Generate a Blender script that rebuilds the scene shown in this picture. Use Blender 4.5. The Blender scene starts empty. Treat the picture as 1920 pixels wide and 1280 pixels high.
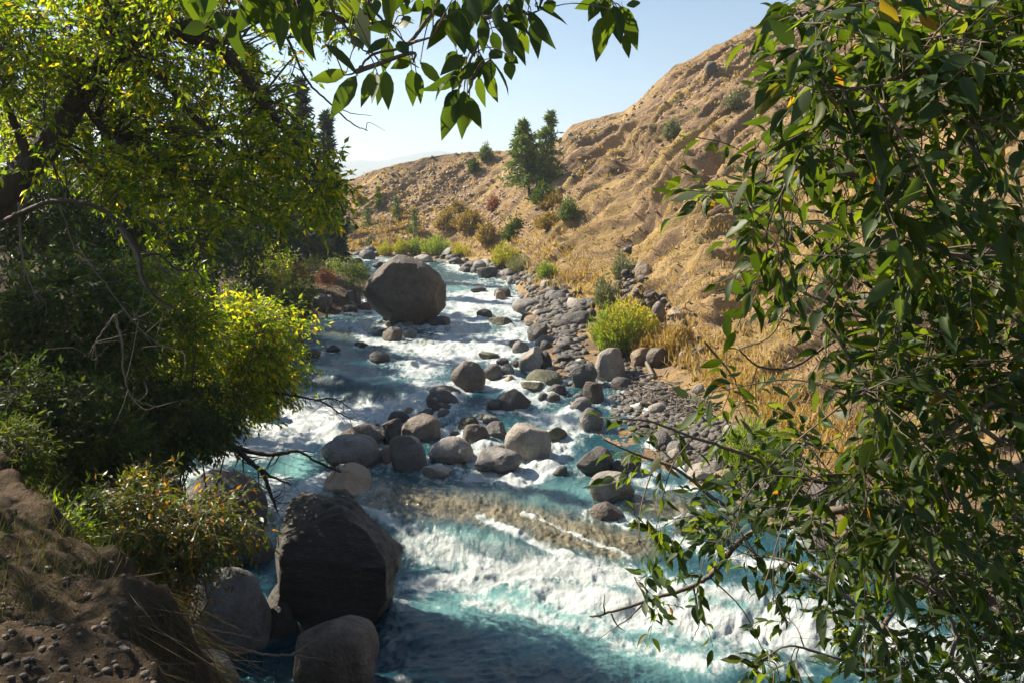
import bpy, math, random
import numpy as np

rng = np.random.default_rng(7)
random.seed(7)
C = bpy.context.scene.collection
SC = bpy.context.scene

# ------------------------------------------------------------------ camera maths
PW, PH, FOC = 1920.0, 1280.0, 1867.0
CAMH = 7.0
PITCH = math.atan((640 - 360) / FOC)
CP, SP = math.cos(PITCH), math.sin(PITCH)


def ray(px, py):
    a = (px - 960) / FOC
    b = (640 - py) / FOC
    return np.array([a, CP + b * SP, -SP + b * CP])


def P(px, py, Y):
    """the point seen at (px, py) of the photograph that lies Y metres ahead of the camera"""
    d = ray(px, py)
    return np.array([0, 0, CAMH]) + d * (Y / d[1])


def project(p):
    p = np.asarray(p, float)
    x = p[..., 0]
    y = p[..., 1]
    z = p[..., 2] - CAMH
    dep = np.maximum(y * CP - z * SP, 0.05)
    up = y * SP + z * CP
    return 960 + FOC * x / dep, 640 - FOC * up / dep


# ------------------------------------------------------------------ noise
def _h(ix, iy, iz):
    h = (ix.astype(np.int64) * 374761393 + iy.astype(np.int64) * 668265263 + iz.astype(np.int64) * 2147483647) & 0xFFFFFFFF
    h = ((h ^ (h >> 13)) * 1274126177) & 0xFFFFFFFF
    h = ((h ^ (h >> 15)) * 2246822519) & 0xFFFFFFFF
    return ((h ^ (h >> 16)) & 0xFFFF) / 65535.0


def vnoise(x, y, z):
    x, y, z = np.broadcast_arrays(x, y, z)
    ix, iy, iz = np.floor(x), np.floor(y), np.floor(z)
    fx, fy, fz = x - ix, y - iy, z - iz
    fx = fx * fx * fx * (fx * (fx * 6 - 15) + 10)
    fy = fy * fy * fy * (fy * (fy * 6 - 15) + 10)
    fz = fz * fz * fz * (fz * (fz * 6 - 15) + 10)
    r = 0
    for a in (0, 1):
        wx = fx if a else 1 - fx
        for b in (0, 1):
            wy = fy if b else 1 - fy
            for c in (0, 1):
                wz = fz if c else 1 - fz
                r = r + wx * wy * wz * _h(ix + a, iy + b, iz + c)
    return r


def fbm(x, y, z, octv=4, gain=0.5, ridged=False):
    s, a, t = 0, 1.0, 0
    for o in range(octv):
        n = vnoise(x + 17.3 * o, y - 9.1 * o, z + 3.7 * o)
        if ridged:
            n = 1 - np.abs(2 * n - 1)
        s = s + a * n
        t += a
        a *= gain
        x, y, z = x * 2.03, y * 2.03, z * 2.03
    return s / t


def smooth(t):
    t = np.clip(t, 0, 1)
    return t * t * (3 - 2 * t)


# ------------------------------------------------------------------ mesh builders
class MB:
    """collects triangles/quads as arrays, becomes ONE mesh object"""

    def __init__(self):
        self.v, self.f, self.n, self.t, self.r = [], [], 0, [], []

    def add(self, verts, faces, tint=None, rib=0.5):
        verts = np.asarray(verts, np.float32).reshape(-1, 3)
        self.v.append(verts)
        for f in faces if isinstance(faces, list) else [faces]:
            self.f.append(np.asarray(f, np.int64) + self.n)
        self.t.append(np.zeros(len(verts), np.float32) if tint is None else np.broadcast_to(np.asarray(tint, np.float32), (len(verts),)))
        self.r.append(np.broadcast_to(np.asarray(rib, np.float32), (len(verts),)))
        self.n += len(verts)

    def build(self, name, mat, parent=None, origin=(0, 0, 0), smooth_shade=True, attrs=None):
        o_ = np.asarray(origin, np.float32)
        me = bpy.data.meshes.new(name)
        if self.n:
            v = np.concatenate(self.v) - o_
            me.vertices.add(len(v))
            me.vertices.foreach_set('co', v.astype(np.float32).ravel())
            loops = np.concatenate([f.ravel() for f in self.f])
            sizes = np.concatenate([np.full(len(f), f.shape[1], np.int64) for f in self.f])
            starts = np.concatenate([[0], np.cumsum(sizes)[:-1]])
            me.loops.add(len(loops))
            me.loops.foreach_set('vertex_index', loops.astype(np.int32))
            me.polygons.add(len(sizes))
            me.polygons.foreach_set('loop_start', starts.astype(np.int32))
            me.polygons.foreach_set('loop_total', sizes.astype(np.int32))
            me.update(calc_edges=True)
            if smooth_shade:
                me.polygons.foreach_set('use_smooth', np.ones(len(sizes), bool))
            t = np.concatenate(self.t)
            if t.any():
                a = me.attributes.new('tint', 'FLOAT', 'POINT')
                a.data.foreach_set('value', t.astype(np.float32))
                a = me.attributes.new('rib', 'FLOAT', 'POINT')
                a.data.foreach_set('value', np.concatenate(self.r).astype(np.float32))
            for k, arr in (attrs or {}).items():
                a = me.attributes.new(k, 'FLOAT', 'POINT')
                a.data.foreach_set('value', np.asarray(arr, np.float32).ravel())
        ob = bpy.data.objects.new(name, me)
        me.materials.append(mat)
        C.objects.link(ob)
        if parent is not None:
            ob.parent = parent
        return ob


def tag(o, label=None, cat=None, group=None, kind=None):
    if label:
        o['label'] = label
    if cat:
        o['category'] = cat
    if group:
        o['group'] = group
    if kind:
        o['kind'] = kind
    return o


def thing(name, label, cat, loc, group=None):
    o = bpy.data.objects.new(name, None)
    C.objects.link(o)
    o.location = [float(c) for c in loc]
    o.empty_display_size = 0.2
    return tag(o, label, cat, group)


def copy_tree(o, loc, rz=0.0, s=1.0, parent=None, label=None):
    c = o.copy()
    C.objects.link(c)
    if parent is not None:
        c.parent = parent
    else:
        c.location = [float(q) for q in loc]
        c.rotation_euler = (0, 0, rz)
        c.scale = (s, s, s) if np.isscalar(s) else s
        if label:
            c['label'] = label
    for ch in list(o.children):
        copy_tree(ch, None, parent=c)
    return c


def grid_faces(nr, nc, flip=False):
    i = np.arange(nr - 1)[:, None] * nc + np.arange(nc - 1)[None, :]
    q = np.stack([i, i + 1, i + nc + 1, i + nc], -1).reshape(-1, 4)
    return q[:, ::-1] if flip else q


def catmull(pts, n=6):
    p = np.asarray(pts, float)
    if len(p) < 3:
        t = np.linspace(0, 1, n + 1)[:, None]
        return p[0] * (1 - t) + p[-1] * t
    q = np.vstack([2 * p[0] - p[1], p, 2 * p[-1] - p[-2]])
    out = []
    for i in range(1, len(q) - 2):
        for t in np.linspace(0, 1, n, endpoint=False):
            a, b, c, d = q[i - 1], q[i], q[i + 1], q[i + 2]
            out.append(0.5 * ((2 * b) + (-a + c) * t + (2 * a - 5 * b + 4 * c - d) * t * t + (-a + 3 * b - 3 * c + d) * t ** 3))
    out.append(p[-1])
    return np.array(out)


def tube(mb, pts, r0, r1, sides=6, wob=0.0, tint=None, flare=0.0):
    p = np.asarray(pts, float)
    n = len(p)
    t = np.linspace(0, 1, n)
    rad = r0 + (r1 - r0) * t + flare * np.exp(-t * 9)
    tan = np.gradient(p, axis=0)
    tan /= np.linalg.norm(tan, axis=1)[:, None] + 1e-9
    ref = np.array([0.31, 0.17, 0.93]) if abs(tan[0][2]) < 0.9 else np.array([1.0, 0.1, 0.0])
    u = np.cross(tan, ref)
    u /= np.linalg.norm(u, axis=1)[:, None] + 1e-9
    w = np.cross(tan, u)
    a = np.linspace(0, 2 * math.pi, sides, endpoint=False)
    rr = rad[:, None] * np.ones(sides)
    if wob:
        sd = rng.uniform(0, 99)
        rr = rr * (1 + wob * (fbm(np.cos(a)[None] * 1.5 + sd, np.sin(a)[None] * 1.5, t[:, None] * n * 0.25, 3) * 2 - 1))
    v = p[:, None] + rr[..., None] * (np.cos(a)[None, :, None] * u[:, None] + np.sin(a)[None, :, None] * w[:, None])
    v = v.reshape(-1, 3)
    i = np.arange(n - 1)[:, None] * sides
    j = np.arange(sides)[None]
    k = (j + 1) % sides
    f = np.stack([i + j, i + k, i + sides + k, i + sides + j], -1).reshape(-1, 4)
    cap = np.array([[0 + q for q in range(sides)][::-1]])
    cap2 = np.array([[(n - 1) * sides + q for q in range(sides)]])
    mb.add(v, [f, cap, cap2], tint)


def norm(v):
    return v / (np.linalg.norm(v, axis=-1, keepdims=True) + 1e-9)


_ts = [0.0, 0.14, 0.34, 0.55, 0.78, 1.0]
_ws = [0.0, 0.33, 0.5, 0.46, 0.24, 0.0]


def _fine():
    v, f4, f3 = [(-0.22, 0.012, 0, 0), (-0.22, -0.012, 0, 0), (0.02, 0.014, 0, 0), (0.02, -0.014, 0, 0), (0, 0, 0, 0)], [[0, 1, 3, 2]], []
    b = len(v)
    for t, w in zip(_ts[1:-1], _ws[1:-1]):
        dz = -0.16 * t * t
        v += [(t, w, dz, 0.5 * w), (t, 0, dz, 0), (t, -w, dz, 0.5 * w)]
    v.append((1, 0, -0.2, 0))
    e = len(v) - 1
    f3 += [[4, b, b + 1], [4, b + 1, b + 2]]
    for k in range(3):
        s = b + 3 * k
        f4 += [[s, s + 3, s + 4, s + 1], [s + 1, s + 4, s + 5, s + 2]]
    s = b + 9
    f3 += [[s, e, s + 1], [s + 1, e, s + 2]]
    return np.array(v, float), [np.array(f4), np.array(f3)]


LEAF_FINE = _fine()
LEAF_SIMPLE = (np.array([(0, 0, 0, 0), (0.42, 0.5, -0.04, 0.2), (1, 0, -0.1, 0), (0.42, -0.5, -0.04, 0.2)], float), [np.array([[0, 2, 1], [0, 3, 2]])])


def leaves(mb, pos, dirs, nrm, L, Wd, tint, tmpl=LEAF_SIMPLE, curl=None):
    pos, dirs, nrm = np.asarray(pos, float), norm(np.asarray(dirs, float)), np.asarray(nrm, float)
    n = len(pos)
    if not n:
        return
    side = norm(np.cross(nrm, dirs))
    up = np.cross(dirs, side)
    tv, tf = tmpl
    k = len(tv)
    L = np.broadcast_to(L, (n,))[:, None, None]
    Wd = np.broadcast_to(Wd, (n,))[:, None, None]
    cu = rng.uniform(-0.4, 2.0, n)[:, None, None] if curl is None else np.broadcast_to(curl, (n,))[:, None, None]
    v = pos[:, None] + L * tv[None, :, 0:1] * dirs[:, None] + Wd * tv[None, :, 1:2] * side[:, None] + cu * (L * tv[None, :, 2:3] + Wd * tv[None, :, 3:4]) * up[:, None]
    off = (np.arange(n) * k)[:, None, None]
    fs = [(off + f[None]).reshape(-1, f.shape[1]) for f in tf]
    mb.add(v.reshape(-1, 3), fs, np.repeat(np.broadcast_to(tint, (n,)), k), np.tile(np.abs(tv[:, 1]), n))


def rdir(n, up=0.0):
    v = rng.normal(size=(n, 3))
    v[:, 2] += up
    return norm(v)


# ------------------------------------------------------------------ materials
def newmat(name):
    m = bpy.data.materials.new(name)
    m.use_nodes = True
    nt = m.node_tree
    nt.nodes.clear()
    out = nt.nodes.new('ShaderNodeOutputMaterial')
    return m, nt, out


def nd(nt, typ, **kw):
    n = nt.nodes.new(typ)
    for k, v in kw.items():
        if k.startswith('i_'):
            n.inputs[k[2:].replace('_', ' ')].default_value = v
        else:
            setattr(n, k, v)
    return n


def ramp(nt, fac, stops, interp='LINEAR'):
    r = nt.nodes.new('ShaderNodeValToRGB')
    r.color_ramp.interpolation = interp
    els = r.color_ramp.elements
    els[0].position, els[0].color = stops[0][0], (*stops[0][1], 1)
    els[1].position, els[1].color = stops[-1][0], (*stops[-1][1], 1)
    for p, c in stops[1:-1]:
        e = els.new(p)
        e.color = (*c, 1)
    if fac is not None:
        nt.links.new(fac, r.inputs[0])
    return r


def noise(nt, vec, scale, detail=6, rough=0.6, dist=0.0):
    n = nd(nt, 'ShaderNodeTexNoise')
    n.inputs['Scale'].default_value = scale
    n.inputs['Detail'].default_value = detail
    n.inputs['Roughness'].default_value = rough
    n.inputs['Distortion'].default_value = dist
    if vec is not None:
        nt.links.new(vec, n.inputs['Vector'])
    return n.outputs['Fac']


def math_(nt, op, a, b=None, c=None, clamp=False):
    m = nd(nt, 'ShaderNodeMath', operation=op, use_clamp=clamp)
    for i, x in enumerate((a, b, c)):
        if x is None:
            continue
        if isinstance(x, (int, float)):
            m.inputs[i].default_value = x
        else:
            nt.links.new(x, m.inputs[i])
    return m.outputs[0]


def mixc(nt, fac, a, b, blend='MIX'):
    m = nd(nt, 'ShaderNodeMix', data_type='RGBA', blend_type=blend)
    for s, x in ((0, fac), (6, a), (7, b)):
        if isinstance(x, (int, float)):
            m.inputs[s].default_value = x
        elif isinstance(x, tuple):
            m.inputs[s].default_value = (*x, 1)
        else:
            nt.links.new(x, m.inputs[s])
    return m.outputs[2]


def maprange(nt, v, a, b, c=0.0, d=1.0, smoothstep=True):
    m = nd(nt, 'ShaderNodeMapRange', interpolation_type='SMOOTHSTEP' if smoothstep else 'LINEAR')
    nt.links.new(v, m.inputs[0])
    for i, x in enumerate((a, b, c, d)):
        m.inputs[i + 1].default_value = x
    return m.outputs[0]


def bump(nt, h, strength, dist, nrm=None):
    b = nd(nt, 'ShaderNodeBump')
    b.inputs['Strength'].default_value = strength
    b.inputs['Distance'].default_value = dist
    nt.links.new(h, b.inputs['Height'])
    if nrm is not None:
        nt.links.new(nrm, b.inputs['Normal'])
    return b.outputs[0]


def leaf_mat(name, stops, trans=0.45, rough=0.42, under=None, spec=0.5, tcol=1.5, emboss=0.0):
    m, nt, out = newmat(name)
    at = nd(nt, 'ShaderNodeAttribute', attribute_name='tint')
    r = ramp(nt, at.outputs['Fac'], stops)
    col = r.outputs[0]
    tc = nd(nt, 'ShaderNodeTexCoord')
    hv = nd(nt, 'ShaderNodeHueSaturation')
    nt.links.new(col, hv.inputs['Color'])
    nt.links.new(maprange(nt, noise(nt, tc.outputs['Object'], 45.0, 3), 0.3, 0.7, 0.72, 1.25), hv.inputs['Value'])
    rb_ = nd(nt, 'ShaderNodeAttribute', attribute_name='rib')
    col = mixc(nt, maprange(nt, rb_.outputs['Fac'], 0.012, 0.05, 0.55, 0.0), hv.outputs[0], tuple(min(1, c * 2.2 + 0.02) for c in stops[1][1]))
    if under:
        ge = nd(nt, 'ShaderNodeNewGeometry')
        col = mixc(nt, ge.outputs['Backfacing'], col, under)
    pr = nd(nt, 'ShaderNodeBsdfPrincipled')
    nt.links.new(col, pr.inputs['Base Color'])
    pr.inputs['Roughness'].default_value = rough
    pr.inputs['Specular IOR Level'].default_value = spec
    tr = nd(nt, 'ShaderNodeBsdfTranslucent')
    sc = mixc(nt, 1.0, r.outputs[0], (tcol, tcol * 1.0, tcol * 0.4), 'MULTIPLY')
    nt.links.new(sc, tr.inputs['Color'])
    mx = nd(nt, 'ShaderNodeMixShader')
    mx.inputs[0].default_value = trans
    nt.links.new(pr.outputs[0], mx.inputs[1])
    nt.links.new(tr.outputs[0], mx.inputs[2])
    nt.links.new(mx.outputs[0], out.inputs[0])
    return m


def bark_mat(name, c0, c1, scale=14.0, bstr=0.6, bd=0.02):
    m, nt, out = newmat(name)
    tc = nd(nt, 'ShaderNodeTexCoord')
    mp = nd(nt, 'ShaderNodeMapping')
    mp.inputs['Scale'].default_value = (1, 1, 0.45)
    nt.links.new(tc.outputs['Object'], mp.inputs[0])
    n1 = noise(nt, mp.outputs[0], scale, 8, 0.65, 0.6)
    n2 = noise(nt, tc.outputs['Object'], scale * 0.2, 3)
    r = ramp(nt, n1, [(0.3, c0), (0.7, c1)])
    col = mixc(nt, n2, r.outputs[0], tuple(0.75 * (a + b) * 0.5 for a, b in zip(c0, c1)))
    pr = nd(nt, 'ShaderNodeBsdfPrincipled')
    nt.links.new(col, pr.inputs['Base Color'])
    pr.inputs['Roughness'].default_value = 0.85
    nt.links.new(bump(nt, n1, bstr, bd), pr.inputs['Normal'])
    nt.links.new(pr.outputs[0], out.inputs[0])
    return m


def rock_mat(name, stops, patch=None, scale=3.0, rough=0.75, layered=False, bd=0.11, wet=True):
    m, nt, out = newmat(name)
    tc = nd(nt, 'ShaderNodeTexCoord')
    oi = nd(nt, 'ShaderNodeObjectInfo')
    ad = nd(nt, 'ShaderNodeVectorMath', operation='ADD')
    nt.links.new(tc.outputs['Object'], ad.inputs[0])
    cm = nd(nt, 'ShaderNodeVectorMath', operation='SCALE')
    cm.inputs[0].default_value = (31, 17, 23)
    nt.links.new(oi.outputs['Random'], cm.inputs['Scale'])
    nt.links.new(cm.outputs[0], ad.inputs[1])
    vec = ad.outputs[0]
    if layered:
        mp = nd(nt, 'ShaderNodeMapping')
        mp.inputs['Scale'].default_value = (1, 1, 3.5)
        mp.inputs['Rotation'].default_value = (0.12, 0.15, 0)
        nt.links.new(vec, mp.inputs[0])
        vec = mp.outputs[0]
    n1 = noise(nt, vec, scale, 10, 0.68, 0.3)
    n2 = noise(nt, vec, scale * 7, 6, 0.7)
    n3 = noise(nt, vec, scale * 0.45, 4, 0.6)
    v = nd(nt, 'ShaderNodeTexVoronoi')
    v.inputs['Scale'].default_value = scale * 5
    nt.links.new(vec, v.inputs['Vector'])
    mixv = math_(nt, 'ADD', math_(nt, 'MULTIPLY', n1, 0.7), math_(nt, 'MULTIPLY', n2, 0.3))
    r = ramp(nt, mixv, stops)
    col = r.outputs[0]
    if patch:
        f = maprange(nt, n3, 0.52, 0.66)
        col = mixc(nt, f, col, patch)
    hv = nd(nt, 'ShaderNodeHueSaturation')
    nt.links.new(col, hv.inputs['Color'])
    nt.links.new(math_(nt, 'MULTIPLY_ADD', oi.outputs['Random'], 0.5, 0.75), hv.inputs['Value'])
    speck = maprange(nt, n2, 0.6, 0.72)
    col = mixc(nt, math_(nt, 'MULTIPLY', speck, 0.4), hv.outputs[0], (0.4, 0.37, 0.33))
    pit = maprange(nt, n2, 0.42, 0.3)
    col = mixc(nt, math_(nt, 'MULTIPLY', pit, 0.55), col, tuple(0.45 * c for c in stops[0][1]))
    pr = nd(nt, 'ShaderNodeBsdfPrincipled')
    nt.links.new(col, pr.inputs['Base Color'])
    nt.links.new(maprange(nt, n3, 0.3, 0.7, rough - 0.22, rough), pr.inputs['Roughness'])
    h = math_(nt, 'ADD', math_(nt, 'MULTIPLY', n1, 1.0), math_(nt, 'MULTIPLY', n2, 0.3))
    h = math_(nt, 'ADD', h, math_(nt, 'MULTIPLY', v.outputs['Distance'], 0.15))
    nt.links.new(bump(nt, h, 0.9, bd), pr.inputs['Normal'])
    nt.links.new(pr.outputs[0], out.inputs[0])
    return m


ROCKM = {
    'd': rock_mat('dark_basalt', [(0.3, (0.022, 0.021, 0.021)), (0.7, (0.115, 0.105, 0.098))], (0.06, 0.052, 0.047)),
    'g': rock_mat('grey_rock', [(0.3, (0.055, 0.054, 0.054)), (0.7, (0.235, 0.22, 0.205))], (0.11, 0.095, 0.083)),
    'p': rock_mat('pale_rock', [(0.3, (0.17, 0.15, 0.128)), (0.7, (0.45, 0.405, 0.35))], (0.23, 0.2, 0.17)),
    'b': rock_mat('brown_rock', [(0.3, (0.038, 0.03, 0.025)), (0.7, (0.19, 0.15, 0.12))], (0.085, 0.06, 0.046)),
    't': rock_mat('tan_rock', [(0.3, (0.2, 0.145, 0.1)), (0.7, (0.38, 0.29, 0.21))], (0.28, 0.17, 0.09)),
    'm': rock_mat('mossy_rock', [(0.3, (0.04, 0.045, 0.025)), (0.7, (0.14, 0.13, 0.07))], (0.06, 0.075, 0.02)),
    'L': rock_mat('layered_black_rock', [(0.28, (0.018, 0.016, 0.015)), (0.72, (0.105, 0.088, 0.074))], (0.035, 0.03, 0.026), scale=2.4, layered=True, bd=0.09),
    'B': rock_mat('conglomerate_brown_rock', [(0.3, (0.026, 0.022, 0.018)), (0.7, (0.165, 0.132, 0.1))], (0.085, 0.058, 0.042), scale=2.6, bd=0.2),
}
# ------------------------------------------------------------------ river level
def zw(X, Y):
    X, Y = np.asarray(X, float), np.asarray(Y, float)
    lip = 0.5 * smooth((Y + 0.58 * np.clip(X, -6, 9) - 16.7) / 1.7)
    wl = smooth((-0.8 - X) / 2.5)
    led = 0.55 * smooth((Y + 1.0 * np.clip(X, -9, 3) - 24.2) / 1.5)
    rgt = 0.55 * smooth((Y - 22) / 8)
    return lip + wl * led + (1 - wl) * rgt + 0.018 * np.maximum(Y - 18, 0)


def water_at(px, py):
    d = ray(px, py)
    t = 10.0
    for _ in range(60):
        p = np.array([0, 0, CAMH]) + d * t
        z = float(zw(p[0], p[1]))
        tn = (z - CAMH) / d[2]
        t = 0.5 * t + 0.5 * min(tn, 400)
    return np.array([0, 0, CAMH]) + d * t


# ------------------------------------------------------------------ camera, sky, sun
cd = bpy.data.cameras.new('camera')
cam = bpy.data.objects.new('camera', cd)
C.objects.link(cam)
cam.location = (0, 0, CAMH)
cam.rotation_euler = (math.pi / 2 - PITCH, 0, 0)
cd.sensor_width = 36
cd.lens = 36 * FOC / PW
cd.clip_end = 60000
SC.camera = cam

SUN_EL, SUN_AZ = math.radians(38), math.radians(59)      # azimuth: from straight ahead (+Y) towards the left (-X)
SUND = np.array([-math.sin(SUN_AZ) * math.cos(SUN_EL), math.cos(SUN_AZ) * math.cos(SUN_EL), math.sin(SUN_EL)])
sd = bpy.data.lights.new('sun', 'SUN')
sd.energy = 5.0
sd.angle = math.radians(0.53)
sd.color = (1.0, 0.88, 0.7)
sun = bpy.data.objects.new('sun', sd)
C.objects.link(sun)
import mathutils
sun.rotation_euler = mathutils.Vector(-SUND).to_track_quat('-Z', 'Y').to_euler()
sun.location = (-40, 20, 60)

wd = bpy.data.worlds.new('World')
SC.world = wd
wd.use_nodes = True
wn = wd.node_tree
wn.nodes.clear()
wo = wn.nodes.new('ShaderNodeOutputWorld')
bg = wn.nodes.new('ShaderNodeBackground')
sky = wn.nodes.new('ShaderNodeTexSky')
sky.sky_type = 'NISHITA'
sky.sun_disc = False
sky.sun_elevation = SUN_EL
sky.sun_rotation = -SUN_AZ
sky.altitude = 1500
sky.air_density = 1.0
sky.dust_density = 0.7
sky.ozone_density = 2.4
bg.inputs['Strength'].default_value = 0.05
# thin high cloud veils, as the photograph shows low in the sky
tcw = wn.nodes.new('ShaderNodeTexCoord')
mpw = wn.nodes.new('ShaderNodeMapping')
mpw.inputs['Scale'].default_value = (1.2, 1.2, 9)
wn.links.new(tcw.outputs['Generated'], mpw.inputs[0])
cl = noise(wn, mpw.outputs[0], 1.6, 7, 0.55, 0.4)
clf = math_(wn, 'MULTIPLY', maprange(wn, cl, 0.42, 0.85), 0.35)
cc = mixc(wn, clf, sky.outputs[0], (6.0, 9.0, 11.0))
wn.links.new(cc, bg.inputs[0])
wn.links.new(bg.outputs[0], wo.inputs[0])

SC.view_settings.view_transform = 'Standard'
SC.view_settings.look = 'None'
SC.view_settings.exposure = 1.4
SC.view_settings.gamma = 1.0
SC.cycles.use_denoising = True
SC.cycles.max_bounces = 6
SC.cycles.diffuse_bounces = 3
SC.cycles.glossy_bounces = 2
SC.cycles.transmission_bounces = 4
SC.cycles.volume_bounces = 0
SC.cycles.transparent_max_bounces = 4
SC.cycles.sample_clamp_indirect = 6
SC.cycles.sample_clamp_direct = 0
SC.cycles.caustics_reflective = False
SC.cycles.caustics_refractive = False

# ------------------------------------------------------------------ earth materials
def earth_mat(name, base, dark, gold, gold_amt=0.5, scale=0.25, bd=0.12, rill=True):
    m, nt, out = newmat(name)
    tc = nd(nt, 'ShaderNodeTexCoord')
    o = tc.outputs['Object']
    mp = nd(nt, 'ShaderNodeMapping')
    mp.inputs['Scale'].default_value = (0.28, 1.0, 0.28) if rill else (1, 1, 1)
    nt.links.new(o, mp.inputs[0])
    a = noise(nt, mp.outputs[0], scale * 2.2, 9, 0.66, 0.7)
    e = noise(nt, mp.outputs[0], scale * 0.7, 5, 0.6, 0.5)
    b = noise(nt, o, scale * 0.8, 5, 0.6)
    c = noise(nt, o, scale * 14, 8, 0.72)
    d = noise(nt, mp.outputs[0], scale * 7, 8, 0.7, 0.4)
    col = mixc(nt, maprange(nt, a, 0.32, 0.68), dark, base)
    gf = math_(nt, 'MULTIPLY', maprange(nt, math_(nt, 'ADD', math_(nt, 'MULTIPLY', e, 0.65), math_(nt, 'MULTIPLY', d, 0.35)), 0.47, 0.6), gold_amt)
    col = mixc(nt, gf, col, gold)
    col = mixc(nt, math_(nt, 'MULTIPLY', maprange(nt, c, 0.6, 0.74), 0.5), col, tuple(x * 0.55 for x in dark))
    col = mixc(nt, math_(nt, 'MULTIPLY', maprange(nt, c, 0.42, 0.28), 0.4), col, tuple(min(1, x * 1.3) for x in base))
    pr = nd(nt, 'ShaderNodeBsdfPrincipled')
    nt.links.new(col, pr.inputs['Base Color'])
    pr.inputs['Roughness'].default_value = 0.95
    pr.inputs['Specular IOR Level'].default_value = 0.15
    h = math_(nt, 'ADD', math_(nt, 'MULTIPLY', d, 1.2), math_(nt, 'MULTIPLY', c, 0.6))
    nt.links.new(bump(nt, h, 1.0, bd), pr.inputs['Normal'])
    nt.links.new(pr.outputs[0], out.inputs[0])
    return m


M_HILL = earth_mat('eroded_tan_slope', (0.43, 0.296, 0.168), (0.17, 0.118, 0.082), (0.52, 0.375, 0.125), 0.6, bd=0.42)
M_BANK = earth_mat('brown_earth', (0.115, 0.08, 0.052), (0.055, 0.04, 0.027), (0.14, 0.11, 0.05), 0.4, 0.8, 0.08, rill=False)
M_GROUND = earth_mat('valley_ground', (0.32, 0.24, 0.15), (0.2, 0.15, 0.1), (0.38, 0.29, 0.13), 0.5, 0.02, 0.1, rill=False)
M_MTN = earth_mat('distant_slopes', (0.2, 0.19, 0.16), (0.1, 0.12, 0.09), (0.25, 0.22, 0.14), 0.4, 0.004, 1.0, rill=False)

# ------------------------------------------------------------------ ground sheet out to the horizon
mb = MB()
gx = np.concatenate([-np.geomspace(3600, 40, 20), np.linspace(-30, 30, 9), np.geomspace(40, 3600, 20)])
gy = np.concatenate([-np.geomspace(1000, 30, 10), np.linspace(-20, 100, 14), np.geomspace(120, 5200, 26)])
XX, YY = np.meshgrid(gx, gy)
ZZ = -2.2 + 6 * smooth((YY - 130) / 200) * (fbm(XX * 0.01, YY * 0.01, 0, 3) - 0.6) - 3.0 * smooth((YY - 130) / 300)
mb.add(np.stack([XX, YY, ZZ], -1), grid_faces(*XX.shape))
tag(mb.build('ground', M_GROUND), kind='structure')

# distant mountain ridge
mb = MB()
mx = np.linspace(-1500, 900, 160)
my = np.linspace(2500, 4300, 50)
XX, YY = np.meshgrid(mx, my)
sil_px = np.array([-2000, 300, 560, 660, 730, 780, 830, 870, 930, 1040, 1200, 1500, 2500])
sil_py = np.array([335, 318, 312, 303, 297, 287, 282, 292, 300, 306, 318, 330, 340])
hgt = (362 - np.interp(960 + FOC * XX / 3200, sil_px, sil_py)) / FOC * 3200
prof = np.exp(-((YY - 3200) / 420) ** 2)
ZZ = -12 + (hgt + 14) * prof * (0.94 + 0.12 * (fbm(XX * 0.006, YY * 0.006, 1, 5) - 0.5)) + 14 * (fbm(XX * 0.012, YY * 0.012, 4, 4, ridged=True) - 0.5) * prof
mb.add(np.stack([XX, YY, ZZ], -1), grid_faces(*XX.shape))
tag(mb.build('mountain', M_MTN), kind='structure')

# haze: one box of even air round the whole scene
HD = 0.0004
hm, nt, out = newmat('haze_air')
pv = nd(nt, 'ShaderNodeVolumePrincipled')
pv.inputs['Color'].default_value = (0.72, 0.87, 1.0, 1)
pv.inputs['Density'].default_value = HD
pv.inputs['Anisotropy'].default_value = 0.35
nt.links.new(pv.outputs[0], out.inputs['Volume'])
USE_HAZE = True
if USE_HAZE:
    mb = MB()
    x0, x1, y0, y1, z0, z1 = -3700, 3700, -1100, 5300, -25, 165
    vv = [(x, y, z) for x in (x0, x1) for y in (y0, y1) for z in (z0, z1)]
    mb.add(vv, np.array([[0, 1, 3, 2], [4, 6, 7, 5], [0, 4, 5, 1], [2, 3, 7, 6], [0, 2, 6, 4], [1, 5, 7, 3]]))
    hz = mb.build('haze', hm, smooth_shade=False)
    tag(hz, kind='stuff')

# ------------------------------------------------------------------ the eroded hill on the right bank
tb = np.array([
    # px, water edge py, toe py, toe rise, crest py, crest Y
    (-500, 474, 472, 0.5, 340, 125), (420, 476, 473, 0.5, 352, 105), (560, 475, 471, 0.5, 350, 100), (640, 477, 472, 0.5, 345, 98), (700, 481, 474, 0.5, 321, 96), (760, 484, 474, 0.5, 305, 95),
    (830, 489, 477, 0.5, 289, 94), (880, 500, 484, 0.6, 286, 93), (930, 520, 492, 0.7, 284, 92), (970, 540, 508, 0.8, 282, 91), (1000, 632, 535, 0.9, 276, 90),
    (1050, 728, 552, 1.0, 262, 89), (1075, 760, 560, 1.0, 238, 88), (1110, 800, 580, 1.0, 224, 87), (1170, 850, 628, 1.0, 211, 86), (1205, 868, 652, 1.0, 183, 85),
    (1265, 892, 690, 1.0, 128, 84), (1340, 920, 742, 1.0, 90, 83), (1420, 965, 800, 1.1, 49, 82), (1500, 1005, 850, 1.2, 4, 81), (1620, 1060, 930, 1.2, -80, 80),
    (1800, 1130, 1030, 1.3, -220, 78), (2000, 1190, 1100, 1.3, -380, 76), (2400, 1290, 1200, 1.3, -620, 72), (2900, 1400, 1330, 1.3, -800, 70)], float)
hpx = np.concatenate([np.arange(-500, 420, 12.0), np.arange(420, 1960, 3.2), np.arange(1960, 2900, 10.0)])
NC = len(hpx)
rows = []
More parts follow.
